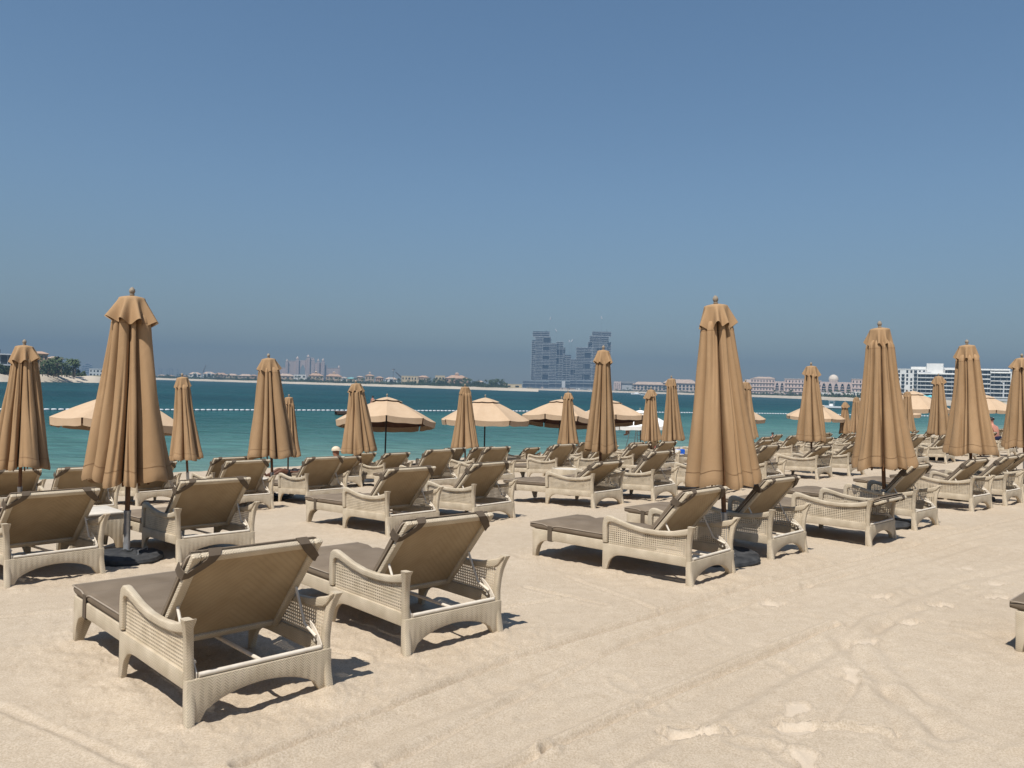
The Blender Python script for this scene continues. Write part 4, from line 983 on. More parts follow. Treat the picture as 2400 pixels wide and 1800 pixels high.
# ------------------------------------------------------------------ on the water
def buoy_line():
    r = empty('buoy_line', (0, 0, WATER_Z)); tag(r, 'string of white floats on a dark rope marking off the bathing area', 'float line')
    ctrl = [(-60, 961), (108, 961), (600, 962.5), (1193, 964.5), (1500, 967), (1768, 969.5), (1990, 973), (2148, 975), (2330, 980)]
    pts = []
    for px, py in ctrl:
        d = ray(px, py); t = (WATER_Z - CH) / d.z; pts.append(Vector((d.x * t, d.y * t, 0)))
    L = [0]
    for a, b in zip(pts[:-1], pts[1:]): L.append(L[-1] + (b - a).length)
    def at(l):
        k = max(i for i in range(len(L) - 1) if L[i] <= l + 1e-6); f = (l - L[k]) / (L[k + 1] - L[k]); return pts[k].lerp(pts[k + 1], f)
    link('rope', MB().tube([p + Vector((0, 0, -.02)) for p in pts], .10, 6).mesh('rope', mat_noise('wet_rope', (.008, .012, .03), (.014, .02, .045), 3, .6)), r)
    fm = MB().lathe([(.03, -.235), (.10, -.20), (.135, -.08), (.135, .08), (.10, .20), (.03, .235)], 10).mesh('float', mat_noise('white_float', (.58, .60, .62), (.66, .67, .68), 2, .4), 0, .8)
    n = 285; tot = L[-1]
    for i in range(n):
        l = (i + .5) / n * tot; p = at(l); q = at(min(l + .3, tot)) - p
        if 59 < abs(l - tot * .36) + 59 < 60.2: continue
        link('float', fm, r, (p.x, p.y, .05), (math.pi / 2, 0, math.atan2(q.y, q.x) + math.pi / 2), (.85, .85, 1.1))
buoy_line()

def hull_mesh(L, W, H, mat):
    rings = []
    for k in range(11):
        t = k / 10; w = W / 2 * (1 - max(0, (t - .45) / .55) ** 2.2) * (1 if t < .999 else 0) + .02; zk = -.25 * H + .8 * H * max(0, (t - .6) / .4) ** 2; x = -L / 2 + L * t
        zt = H * (.8 + .25 * t * t)
        rings.append([(x, -w, zt), (x, -w * .92, H * .3), (x, -w * .35, zk), (x, w * .35, zk), (x, w * .92, H * .3), (x, w, zt), (x, w * .86, zt - .04), (x, -w * .86, zt - .04)])
    return MB().loft(rings).mesh('hull', mat, 0, .5)
WHT = mat_noise('white_gelcoat', (.74, .75, .76), (.82, .82, .82), 1.5, .3, spec=.5); DGL = mat_noise('dark_glass', (.012, .016, .022), (.025, .032, .04), .5, .15, spec=.5)
def motorboat(px, py, d, yaw, lab):
    p = pix(px, py, d); r = empty('motor_boat', (p.x, p.y, WATER_Z), (0, 0, yaw)); tag(r, lab, 'boat', 'boats on the water')
    link('hull', hull_mesh(5.8, 2.1, .95, WHT), r)
    link('console', MB().box(-.5, .45, -.45, .45, .6, 1.45).mesh('console', WHT, .08), r); link('windscreen', MB().add([(.4, -.42, 1.42), (.4, .42, 1.42), (.15, .38, 1.9), (.15, -.38, 1.9), (.43, -.42, 1.42), (.43, .42, 1.42), (.18, .38, 1.9), (.18, -.38, 1.9)], [(0, 1, 2, 3), (4, 7, 6, 5), (0, 4, 5, 1), (2, 6, 7, 3), (1, 5, 6, 2), (0, 3, 7, 4)]).mesh('windscreen', DGL), r)
    link('t_top', MB().box(-1.0, .7, -.8, .8, 2.25, 2.33).mesh('t_top', WHT, .03), r)
    for x in (-.8, .5):
        for y in (-.6, .6): link('post', MB().tube([(x, y, .75), (x, y, 2.26)], .035, 6).mesh('post', WHT), r)
    link('outboard_engine', MB().loft([[(-3.15 + .25 * k * x, .3 * k * y, z) for x, y in ((-1, -1), (1, -1), (1, 1), (-1, 1))] for z, k in ((-.2, .5), (.7, .8), (1.15, 1.0), (1.35, .7))]).mesh('outboard_engine', DGL, .03), r)
    link('fender', MB().tube([(1.2, -1.05, .55), (1.2, -1.07, .1)], .12, 8).mesh('fender', FAB['red']), r)
    return r
motorboat(1948, 958, 236, 2.6, 'white motor boat with canopy top moored beyond the floats, left of the second tallest parasol')
def speedboat():
    p = pix(1490, 926, 800); r = empty('speed_boat', (p.x, p.y, WATER_Z), (0, 0, 2.9)); tag(r, 'tiny white speedboat far out, right of the parasol below the towers', 'boat', 'boats on the water')
    link('hull', hull_mesh(9.5, 2.8, 1.5, WHT), r); link('cabin', MB().loft([[(x * k - .6, y * k, z) for x, y in rrect(2.2, 1.1, .4, 3)] for z, k in ((1.2, 1.0), (2.1, .8), (2.6, .7))]).mesh('cabin', WHT), r)
    link('windscreen', MB().box(-2.2, 1.3, -.95, .95, 1.75, 2.05).mesh('windscreen', DGL), r)
    link('wake', MB().loft([[(-5 - 3 * k, -.7 - .2 * k, .05), (-5 - 3 * k, .7 + .2 * k, .05), (-5 - 3 * k, .4, .35 * (1 - k / 6)), (-5 - 3 * k, -.4, .35 * (1 - k / 6))] for k in range(6)]).mesh('wake', mat_noise('foam', (.7, .74, .76), (.8, .82, .83), 2, .7)), r)
speedboat()
def raft():
    p = pix(838, 974, 88.0); r = empty('swim_platform', (p.x, p.y, WATER_Z), (0, 0, .35)); tag(r, 'brown timber swimming platform floating on the float line', 'raft')
    wd = mat_noise('weathered_planks', (.05, .028, .018), (.085, .05, .032), 3, .8)
    pm = MB().box(-2.4, 2.4, -.095, .095, .34, .39).mesh('plank', wd, .006)
    for k in range(12): link('plank', pm, r, (0, -1.2 + k * .215, 0))
    for y in (-1.0, 1.0): link('pontoon', MB().tube([(-2.3, y, .12), (2.3, y, .12)], .24, 12).mesh('pontoon', wd), r)
    link('skirt', MB().box(-2.42, 2.42, -1.33, -1.30, .12, .36).mesh('skirt', wd), r)
    return p
_rp = raft()
person((_rp.x + 1.55, _rp.y + .3, WATER_Z + .39), 2.6, stand(), 'fair', 'hair', [('shorts', 'black')], 'person with dark hair standing on the swimming platform behind the left open parasol')

# ------------------------------------------------------------------ the far shores
LAND_Z = 1.55
SHORES = {
 'left_spit': [(-420, 360), (-150, 372), (0, 388), (235, 472), (330, 560), (362, 640)],
 'villa_shore': [(120, 1560), (365, 1500), (600, 1340), (842, 1185), (1050, 1010), (1180, 930), (1262, 905)],
 'tower_shore': [(1090, 1820), (1300, 1730), (1517, 1600), (1640, 1450), (1761, 1278), (1900, 980), (2001, 815), (2181, 627), (2330, 480), (2480, 430), (2900, 390)]}
M['far_sand'] = mat_noise('far_beach_sand', (.46, .39, .30), (.54, .46, .36), .02, .95)
M['far_land'] = mat_noise('planted_land', (.10, .11, .06), (.30, .26, .19), .015, .95, 0, 1, .1, 6.0)
def shore_d(nm, px): return float(np.interp(px, [p[0] for p in SHORES[nm]], [p[1] for p in SHORES[nm]]))
def flat(px, d):
    v = ray(px, hor(px)); k = d / math.hypot(v.x, v.y); return v.x * k, v.y * k
def land(nm, label, depth, back_growth=1.0, beach=16.0):
    P = SHORES[nm]; pxs = np.linspace(P[0][0], P[-1][0], 70)
    mbs, mbl = [], []
    rows = [(-8, WATER_Z - 1.2), (0, WATER_Z - .05), (beach * .5, WATER_Z + 1.4), (beach, LAND_Z - .25), (beach + 6, LAND_Z)]
    rows2 = [(beach + 6, LAND_Z - .02), (beach + 60, LAND_Z + .3), (beach + depth, LAND_Z + .4)]
    def grid(rws):
        g = []
        for off, z in rws:
            ring = []
            for i, px in enumerate(pxs):
                d = shore_d(nm, px); e = min(i, len(pxs) - 1 - i)
                x, y = flat(px, d + off + 2.5 * math.sin(px * .05) ); ring.append((x, y, z + .25 * math.sin(px * .11 + off)))
            g.append(ring)
        return MB().loft(g, cap=False, closed=False)
    tag(link('far_beach', grid(rows).mesh('far_beach', M['far_sand'], 0, 1.2)), label, kind='structure')
    tag(link('far_land', grid(rows2).mesh('far_land', M['far_land'], 0, 1.2)), 'planted land behind the ' + label, kind='structure')
land('left_spit', 'pale sandy beach of the near spit at the left', 130)
land('villa_shore', 'long pale beach below the villas', 700, beach=24)
land('tower_shore', 'beach below the unfinished towers and the hotels at right', 900, beach=16)

def face_cam(x, y, extra=0.0): return -math.atan2(x, y) + extra
class Site:
    """places a building by photo pixels: u metres right of centre, z metres up, local -y faces the camera"""
    def __init__(s, pxc, d, ref_y=None):
        s.pxc, s.d = pxc, d; x, y = flat(pxc, d); s.x, s.y = x, y; s.k = d / FPX
    def u(s, px): return (px - s.pxc) * s.k
    def z(s, py, px=None): return CH + (hor(s.pxc if px is None else px) - py) * s.k
    def root(s, name): return empty(name, (s.x, s.y, 0), (0, 0, face_cam(s.x, s.y)))
def bm_box(name, parent, mat, x0, x1, y0, y1, z0, z1, bevel=0): return link(name, MB().box(x0, x1, y0, y1, z0, z1).mesh(name, mat, bevel), parent)
def stucco(n, c, v=.06): return mat_noise(n, tuple(k * (1 - v) for k in c), tuple(min(1, k * (1 + v)) for k in c), .25, .85)
W = {'white': stucco('white_stucco', (.72, .71, .68)), 'cream': stucco('cream_stucco', (.60, .49, .33)), 'tan': stucco('tan_stucco', (.50, .39, .29)), 'salmon': stucco('salmon_stucco', (.50, .33, .24)),
     'pink': stucco('pink_stone', (.62, .48, .425)), 'sandstone': stucco('sandstone', (.60, .49, .42)), 'grey': stucco('pale_grey_render', (.45, .46, .47)),
     'domestone': stucco('dome_stone', (.70, .60, .50)), 'roof': stucco('terracotta_roof', (.42, .28, .20), .15), 'roof2': stucco('clay_roof', (.48, .36, .28), .15), 'teal': stucco('teal_roof', (.20, .42, .42)), 'aqua': stucco('aqua_awning', (.12, .52, .58)),
     'glass': mat_noise('window_glass', (.02, .028, .036), (.05, .065, .08), .08, .12, spec=.6), 'concrete': stucco('raw_concrete', (.27, .28, .29), .12), 'slab': stucco('slab_edge', (.62, .63, .64)), 'rawslab': stucco('raw_slab_edge', (.43, .44, .45)), 'shade': stucco('deep_pink_recess', (.26, .19, .18)), 'pinkshade': stucco('pink_recess', (.42, .32, .29)), 'core': mat_noise('dark_interior', (.035, .045, .06), (.075, .09, .11), .06, .4),
     'voidm': mat_noise('void_shadow', (.015, .02, .028), (.03, .036, .045), .06, .8), 'steel': mat_noise('crane_steel', (.10, .10, .11), (.16, .16, .17), .3, .6), 'bark': mat_noise('palm_bark', (.09, .065, .045), (.15, .115, .08), 3, .9)}
def hip_roof(w, dp, z, h, over=.6):
    a, b = w / 2 + over, dp / 2 + over; r = max(a - b, a * .25)
    return MB().add([(-a, -b, z), (a, -b, z), (a, b, z), (-a, b, z), (-r, 0, z + h), (r, 0, z + h), (-a, -b, z - .35), (a, -b, z - .35), (a, b, z - .35), (-a, b, z - .35)],
                    [(0, 1, 5, 4), (1, 2, 5), (2, 3, 4, 5), (3, 0, 4), (0, 6, 7, 1), (1, 7, 8, 2), (2, 8, 9, 3), (3, 9, 6, 0), (6, 9, 8, 7)])
def villa(px0, px1, ytop, ybase, wall, roof, lab, d, storeys=2, wins=4, gable=False, turret=False):
    s = Site((px0 + px1) / 2, d); w = (px1 - px0) * s.k; z0 = LAND_Z - .2; zt = s.z(ytop); hh = zt - z0
    r = s.root('villa'); tag(r, lab, 'villa', 'villas along the far shore'); dp = max(9.0, w * .55)
    rh = min(hh * .28, w * .16) if roof else .0; zw = zt - rh
    bm_box('wall', r, W[wall], -w / 2, w / 2, 0, dp, z0, zw)
    if roof: rf = link('roof', hip_roof(w, dp, zw + .36, rh).mesh('roof', W[roof]), r, (0, dp / 2, 0))
    else: rf = bm_box('parapet', r, W[wall], -w / 2 - .15, w / 2 + .15, -.15, dp + .15, zw, zw + .5)
    if turret:
        tw = w * .16; bm_box('turret', r, W[wall], -tw / 2, tw / 2, dp * .4, dp * .4 + tw, zw, zw + rh + 2.4); link('turret_roof', hip_roof(tw, tw, zw + rh + 2.75, 1.2, .4).mesh('turret_roof', W['roof2']), r, (0, dp * .4 + tw / 2, 0))
    sh = (zw - z0) / storeys; wm = None
    for k in range(storeys):
        for j in range(wins):
            cx = -w / 2 + w * (j + .5) / wins; ww = w / wins * (.20 if (j + k) % 3 else .30)
            o = bm_box('window', r, W['glass'], cx - ww, cx + ww, -.06, .3, z0 + sh * k + sh * .25, z0 + sh * k + sh * .70)
    if gable:
        g = w * .22
        link('gable', MB().add([(-g, -2.5, z0), (g, -2.5, z0), (g, -2.5, zw), (0, -2.5, zt + .6), (-g, -2.5, zw), (-g, .5, z0), (g, .5, z0), (g, .5, zw), (0, .5, zt + .6), (-g, .5, zw)],
             [(0, 1, 2, 3, 4), (5, 9, 8, 7, 6), (0, 5, 6, 1), (1, 6, 7, 2), (2, 7, 8, 3), (3, 8, 9, 4), (4, 9, 5, 0)]).mesh('gable', W[wall]), r)
        bm_box('gable_window', r, W['glass'], -g * .6, g * .6, -2.58, -2.3, z0 + (zw - z0) * .35, zw + .2)
    return r
def vd(px): return shore_d('villa_shore', px) + 70
VIL = [(371, 388, 879, 887, 'white', 'roof2', 'first small white villa right of the biggest parasol on the far shore', 1, 3), (391, 408, 880, 887, 'tan', 'roof', 'small tan villa left of the slim parasol on the far shore', 1, 3), (447 - 16, 441, 880, 888, 'tan', 'roof', 'tiny tan villa just right of the slim parasol', 1, 2), (588, 602, 879, 890, 'salmon', 'roof', 'salmon villa touching the left side of the overlapping parasols', 2, 2),
 (444, 470, 874, 888, 'white', 'roof2', 'white gabled villa, leftmost on the villa shore right of the slim parasol', 2, 3, True), (477, 502, 873, 889, 'white', 'roof2', 'white villa with a central gable, left of the overlapping parasols', 2, 3, True),
 (504, 530, 875, 889, 'tan', 'roof', 'tan villa beside the second white gabled villa'), (531, 556, 877, 890, 'cream', 'roof2', 'cream villa third from the white gabled ones, among palms'), (560, 592, 878, 891, 'tan', 'roof2', 'long tan villa just left of the overlapping parasols'),
 (651, 688, 877, 893, 'tan', 'roof2', 'tan villa left below the pink arched hotel'), (689, 716, 879, 890, 'white', None, 'flat white modern villa below the pink arched hotel', 2, 3), (724, 756, 876, 893, 'tan', 'roof', 'tan villa with turret right below the pink arched hotel', 2, 4, False, True),
 (764, 800, 877, 893, 'tan', 'roof', 'tan turreted villa right of the pink arched hotel', 2, 4, False, True), (799, 813, 884, 893, 'white', 'roof2', 'little white A-frame villa next to the teal roof', 2, 2, True), (813, 832, 885, 894, 'cream', 'teal', 'villa with a teal roof', 1, 3),
 (836, 851, 882, 893, 'tan', 'roof2', 'small tan villa right of the teal roof'), (856, 876, 878, 894, 'tan', 'roof', 'tan villa with turret left of the lamp mast', 2, 3, False, True), (880, 898, 883, 894, 'salmon', 'roof', 'small salmon villa half sunk in trees left of the lamp mast'),
 (903, 930, 885, 901, 'white', 'roof2', 'white villa with a tall gable window below the lamp mast', 2, 4, True), (941, 984, 882, 903, 'cream', None, 'large cream villa with balconies behind the left open parasol', 2, 6), (980, 1004, 881, 892, 'tan', 'roof', 'tan villa behind the large cream one'),
 (1020, 1042, 881, 896, 'cream', None, 'cream block-shaped villa right of the centre parasol', 2, 3), (1043, 1097, 880, 898, 'salmon', 'roof', 'wide salmon villa with turret above the centre closed parasol', 2, 5, False, True), (1117, 1133, 893, 903, 'salmon', 'roof2', 'small pinkish villa among the palms left of the towers', 1, 3)]
for v in VIL:
    px0, px1, yt, yb, wl_, rf_, lab = v[:7]; ex = v[7:]
    villa(px0, px1, yt, yb, wl_, rf_, lab, vd((px0 + px1) / 2), *ex)
villa(1179, 1223, 901, 909, 'cream', None, 'low windowless cream building at the right end of the villa beach', shore_d('villa_shore', 1200) + 55, 1, 2)
villa(78, 106, 832, 878, 'salmon', 'roof', 'salmon villa roof rising behind the palm grove at left', 470, 3, 4)
villa(112, 140, 842, 878, 'tan', 'roof2', 'tan villa roof among the palm grove at left', 480, 3, 4)
villa(213, 245, 867, 884, 'white', None, 'white villa on the shore just left of the biggest parasol', 900, 2, 5)
def glass_house():
    s = Site(-8, 425); r = s.root('glass_house'); tag(r, 'dark glass house with white roof slabs at the far left edge', 'house')
    w = 60 * s.k
    for k, (ya, yb) in enumerate(((838, 856), (859, 876))):
        za, zb = s.z(yb, 0), s.z(ya, 0); bm_box('glass_storey', r, W['glass'], -w / 2, w / 2, 0, 9, za, zb); bm_box('roof_slab', r, W['slab'], -w / 2 - .6, w / 2 + .6, -1.0, 9.6, zb, zb + .5)
        for j in range(6): bm_box('mullion', r, W['slab'], -w / 2 + w * j / 5 - .08, -w / 2 + w * j / 5 + .08, -.12, .05, za, zb)
    bm_box('chimney', r, W['core'], -2, 1.2, 3, 5, s.z(838, 0), s.z(827, 0)); bm_box('plinth', r, W['concrete'], -w / 2, w / 2, .2, 9, LAND_Z - .3, s.z(876, 0))
glass_house()

# twin towers under construction: stacked blocks of slab-edged floors, with voids darkened by boxes
def twin_towers():
    d = 2050; s = Site(1345, d); r = s.root('twin_towers'); tag(r, 'unfinished twin hotel towers of stacked offset floors in blue haze', 'tower')
    zx = lambda a: 1200 + a * .1356; zy = lambda b: 720 + b * .1356
    def blk(name, a0, a1, b0, b1, y0, dp, voids=(), pitch=3.9, over=1.2):
        u0, u1 = s.u(zx(a0)), s.u(zx(a1)); z0, z1 = s.z(zy(b1), zx((a0 + a1) / 2)), s.z(zy(b0), zx((a0 + a1) / 2))
        p = bm_box(name, r, W['core'], u0, u1, y0 + 3, y0 + dp, z0, z1)
        vz = [(s.u(zx(q0)), s.u(zx(q1)), s.z(zy(q3), zx(q0)), s.z(zy(q2), zx(q0))) for q0, q1, q2, q3 in voids]
        z = z0
        while z < z1 - .5:
            segs = [(u0 - over * rnd.choice((.3, 1, 1, 2.2, 3.5)), u1 + over * rnd.choice((.3, 1, 1, 2.5)))]
            for v0, v1, w0, w1 in vz:
                if w0 <= z <= w1:
                    ns = []
                    for q0, q1 in segs:
                        if v1 <= q0 or v0 >= q1: ns.append((q0, q1)); continue
                        if v0 > q0: ns.append((q0, v0))
                        if v1 < q1: ns.append((v1, q1))
                    segs = ns
            for q0, q1 in segs:
                if q1 - q0 > 1: bm_box('floor_slab', p, W['rawslab'], q0, q1, y0 + rnd.uniform(-.6, .8), y0 + 5, z, z + 1.1)
            z += pitch
        for v0, v1, w0, w1 in vz: bm_box('void', p, W['voidm'], v0, v1, y0 + 2.0, y0 + 3.2, w0, w1)  # dark boxes paint the shadow inside the voids
        n = max(2, int((u1 - u0) / 16))
        for k in range(n + 1):
            c = u0 + (u1 - u0) * k / n; bm_box('column', p, W['concrete'], c - .45, c + .45, y0 + .9, y0 + 3.1, z0, z1)
    blk('block', 335, 620, 415, 505, 2, 26, (), 4.6, 2.5)
    blk('block', 382, 640, 500, 625, 0, 28, ((525, 655, 540, 620),))
    blk('block', 322, 392, 565, 1262, 8, 30, (), 5.2, .8)
    blk('block', 388, 748, 620, 1262, 0, 30, ((520, 642, 688, 752), (515, 632, 838, 892), (515, 627, 1000, 1062), (518, 612, 1172, 1256)))
    blk('block', 745, 862, 598, 1262, 4, 28, ((760, 862, 740, 822), (745, 800, 900, 980)), 4.4, 2.0)
    blk('block', 860, 900, 690, 830, 9, 20, (), 4.4, 1.0)
    blk('block', 860, 1002, 822, 1262, 7, 24, ((985, 1000, 830, 850),), 4.6, .4)
    blk('block', 998, 1100, 900, 1262, 4, 26, ((1000, 1080, 1080, 1160),))
    blk('block', 1095, 1372, 700, 1262, 0, 30, ((1228, 1342, 800, 882), (1218, 1332, 990, 1062), (1208, 1334, 1170, 1258)))
    blk('block', 1360, 1680, 424, 502, 2, 26, (), 4.6, 1.2)
    blk('block', 1318, 1642, 500, 606, 0, 28, (), 4.6, 1.2)
    blk('block', 1292, 1372, 600, 705, 5, 24, ((1300, 1360, 630, 700),))
    blk('block', 1366, 1612, 600, 1262, 0, 30, ((1450, 1560, 720, 800), (1450, 1560, 900, 980)))
    blk('block', 1608, 1684, 606, 1262, 6, 26, (), 4.4, 1.6)
    for a0, a1 in ((190, 640), (640, 1000), (1000, 1690)): blk('podium', a0, a1, 1285, 1402, -14, 40, (), 11.0, .5)
    for a in (560, 1608): bm_box('antenna', r, W['steel'], s.u(zx(a)) - .4, s.u(zx(a)) + .4, 12, 12.8, s.z(zy(425), zx(a)), s.z(zy(380), zx(a)))
    bm_box('white_core', r, W['slab'], s.u(zx(860)), s.u(zx(920)), -15, -8, s.z(zy(1400), zx(890)), s.z(zy(1275), zx(890)))
twin_towers()
# tower cranes above the towers, their jibs coloured pale to look sunlit
def crane(px, py0, py1, lean, d, lab, base=None):
    s = Site(px, d); r = s.root('tower_crane'); tag(r, lab, 'crane', 'cranes on the skyline')
    z0, z1 = s.z(py1), s.z(py0); ux = lean * (z1 - z0)
    jm = W['slab'] if base else W['steel']
    link('jib', MB().tube([(-ux / 2, 8, z0), (ux / 2, 8, z1)], [1.7, 1.3] if base else [1.0, .7], 4).mesh('jib', jm), r)
    zb = base if base else LAND_Z
    link('mast', MB().tube([(-ux / 2, 8, zb), (-ux / 2, 8, z0)], [.1 if base else .8, .1 if base else .8], 4).mesh('mast', W['steel']), r)
crane(1286, 742, 749, .25, 2080, 'pale crane jib high above the left tower', 90)
crane(1405, 741, 747.5, -.28, 2080, 'pale crane jib high above the right tower', 90)
crane(1299, 771, 776.5, -.7, 2080, 'pale crane jib just right of the left tower top', 80)
crane(1331, 796, 802, -.4, 2080, 'left pale crane jib in the gap between the towers', 60)
crane(1338, 795, 801, .55, 2080, 'right pale crane jib in the gap between the towers', 60)
crane(479, 857, 872, .35, 1650, 'small dark crane leaning above the villas left of the overlapping parasols')
crane(934, 872, 885, -1.15, 1180, 'dark inclined crane boom beside the lamp mast')
def mast():
    s = Site(921, 1150); r = s.root('lamp_mast'); tag(r, 'tall lamp mast with a ring of lamps above the villas left of centre', 'mast')
    link('pole', MB().tube([(0, 0, LAND_Z), (0, 0, s.z(867))], [.5, .3], 6).mesh('pole', W['steel']), r); link('lamp_ring', MB().lathe([(.3, s.z(866.5)), (2.2, s.z(867)), (2.2, s.z(865.5)), (.3, s.z(865))], 10).mesh('lamp_ring', W['steel']), r)
    for k in range(6): link('lamp', MB().box(-.35, .35, -.35, .35, 0, .9).mesh('lamp', W['slab']), r, (2.0 * math.cos(k), 2.0 * math.sin(k), s.z(867) - .9))
mast()

# pink palace hotel with a great archway between two towers
def palace():
    d = 2450; s = Site(720, d); r = s.root('palace_hotel'); tag(r, 'hazy pink palace hotel with a great central archway and domed towers', 'hotel')
    zx = lambda a: 350 + a * .226; zy = lambda b: 780 + b * .226
    base = 448
    def blk(a0, a1, b0, y0=0, dp=22, name='wing', rows=0):
        u0, u1 = s.u(zx(a0)), s.u(zx(a1)); z1 = s.z(zy(b0), zx(a0)); p = bm_box(name, r, W['pink'], u0, u1, y0, y0 + dp, LAND_Z, z1)
        n = max(2, int((u1 - u0) / 4.2))
        for k in range(n):
            c = u0 + (u1 - u0) * (k + .5) / n; bm_box('window', p, W['pinkshade'], c - .5, c + .5, y0 - .15, y0 + .3, LAND_Z + 6, z1 - 5)
        bm_box('cornice', p, W['sandstone'], u0 - .5, u1 + .5, y0 - .5, y0 + dp + .5, z1, z1 + 1.4); return z1
    def tower(a0, a1, b0, dome=True):
        z1 = blk(a0, a1, b0, -3, 16, 'tower'); u0, u1 = s.u(zx(a0)), s.u(zx(a1)); c = (u0 + u1) / 2; h = (u1 - u0) / 2
        link('dome', MB().lathe([(h * .75, z1 + 1.4), (h * .8, z1 + 4), (h * .6, z1 + 5.5), (h * .2, z1 + 7), (.3, z1 + 9)], 10, c, 5).mesh('dome', W['sandstone'], 0, .9), r)
    blk(1335, 1424, 368, 4); blk(1424, 1456, 318, 2, 24); blk(1450, 1566, 300, 1, 26); blk(1614, 1704, 290, 1, 26); blk(1655, 1700, 268, 3, 22); blk(1700, 1806, 318, 2, 24); blk(1800, 1826, 345, 3); blk(1822, 1957, 370, 4)
    tower(1422, 1448, 308); tower(1520, 1552, 280); tower(1624, 1658, 262); tower(1728, 1752, 303); tower(1772, 1802, 298); tower(1932, 1957, 368)
    # the arch between the two middle towers: a band with a pointed opening
    uL, uR = s.u(zx(1566)), s.u(zx(1614)); zt, zo, zs = s.z(zy(292), zx(1590)), s.z(zy(338), zx(1590)), s.z(zy(390), zx(1590))
    c = (uL + uR) / 2; hw = (uR - uL) / 2
    T = [(c + hw * k, zt) for k in np.linspace(-1, 1, 15)]; B = [(c + hw * k, zs + (zo - zs) * math.cos(abs(k) * math.pi / 2) ** .7 if abs(k) < .999 else zs) for k in np.linspace(-1, 1, 15)]
    link('archway', MB().strip(T, B, 0, 22, 'y').mesh('archway', W['pink']), r)
palace()

# low hotel with long red roofs, and the domed arcade hotel, right of the towers
def low_hotel():
    d = 1700; s = Site(1560, d); r = s.root('low_hotel'); tag(r, 'long low hotel with brick-red roofs behind palms, left of the tallest parasol', 'hotel')
    zx = lambda a: 1400 + a * .3165; zy = lambda b: 840 + b * .3165
    for a0, a1, wt, rt, mat in ((270, 505, 196, 176, 'sandstone'), (490, 725, 186, 158, 'sandstone'), (725, 1060, 196, 178, 'sandstone'), (1050, 1128, 182, 160, 'sandstone')):
        u0, u1 = s.u(zx(a0)), s.u(zx(a1)); zm = zx((a0 + a1) / 2); z1, z2 = s.z(zy(wt), zm), s.z(zy(rt), zm)
        p = bm_box('wing', r, W[mat], u0, u1, 0, 20, LAND_Z, z1); link('roof', hip_roof(u1 - u0, 20, z1 + .4, z2 - z1, 2).mesh('roof', W['roof2']), p, ((u0 + u1) / 2, 10, 0))
        n = max(3, int((u1 - u0) / 7))
        for k in range(n):
            c = u0 + (u1 - u0) * (k + .5) / n
            for zz in (.30, .62): bm_box('window', p, W['glass'], c - 2.2, c + 2.2, -.2, .3, LAND_Z + (z1 - LAND_Z) * zz, LAND_Z + (z1 - LAND_Z) * (zz + .24))
    u0, u1 = s.u(zx(130)), s.u(zx(182)); bm_box('end_block', r, W['pink'], u0, u1, -4, 18, LAND_Z, s.z(zy(172), zx(150)))
    for k in range(3): bm_box('window_strip', r, W['glass'], u0 + (u1 - u0) * (.2 + .28 * k) - .5, u0 + (u1 - u0) * (.2 + .28 * k) + .5, -4.2, -3.7, LAND_Z + 4, s.z(zy(182), zx(150)))
    bm_box('grey_hall', r, W['grey'], s.u(zx(182)), s.u(zx(282)), 2, 22, LAND_Z, s.z(zy(186), zx(230)) ); bm_box('hall_roof', r, W['concrete'], s.u(zx(178)), s.u(zx(284)), 0, 24, s.z(zy(186), zx(230)), s.z(zy(172), zx(230)))
low_hotel()
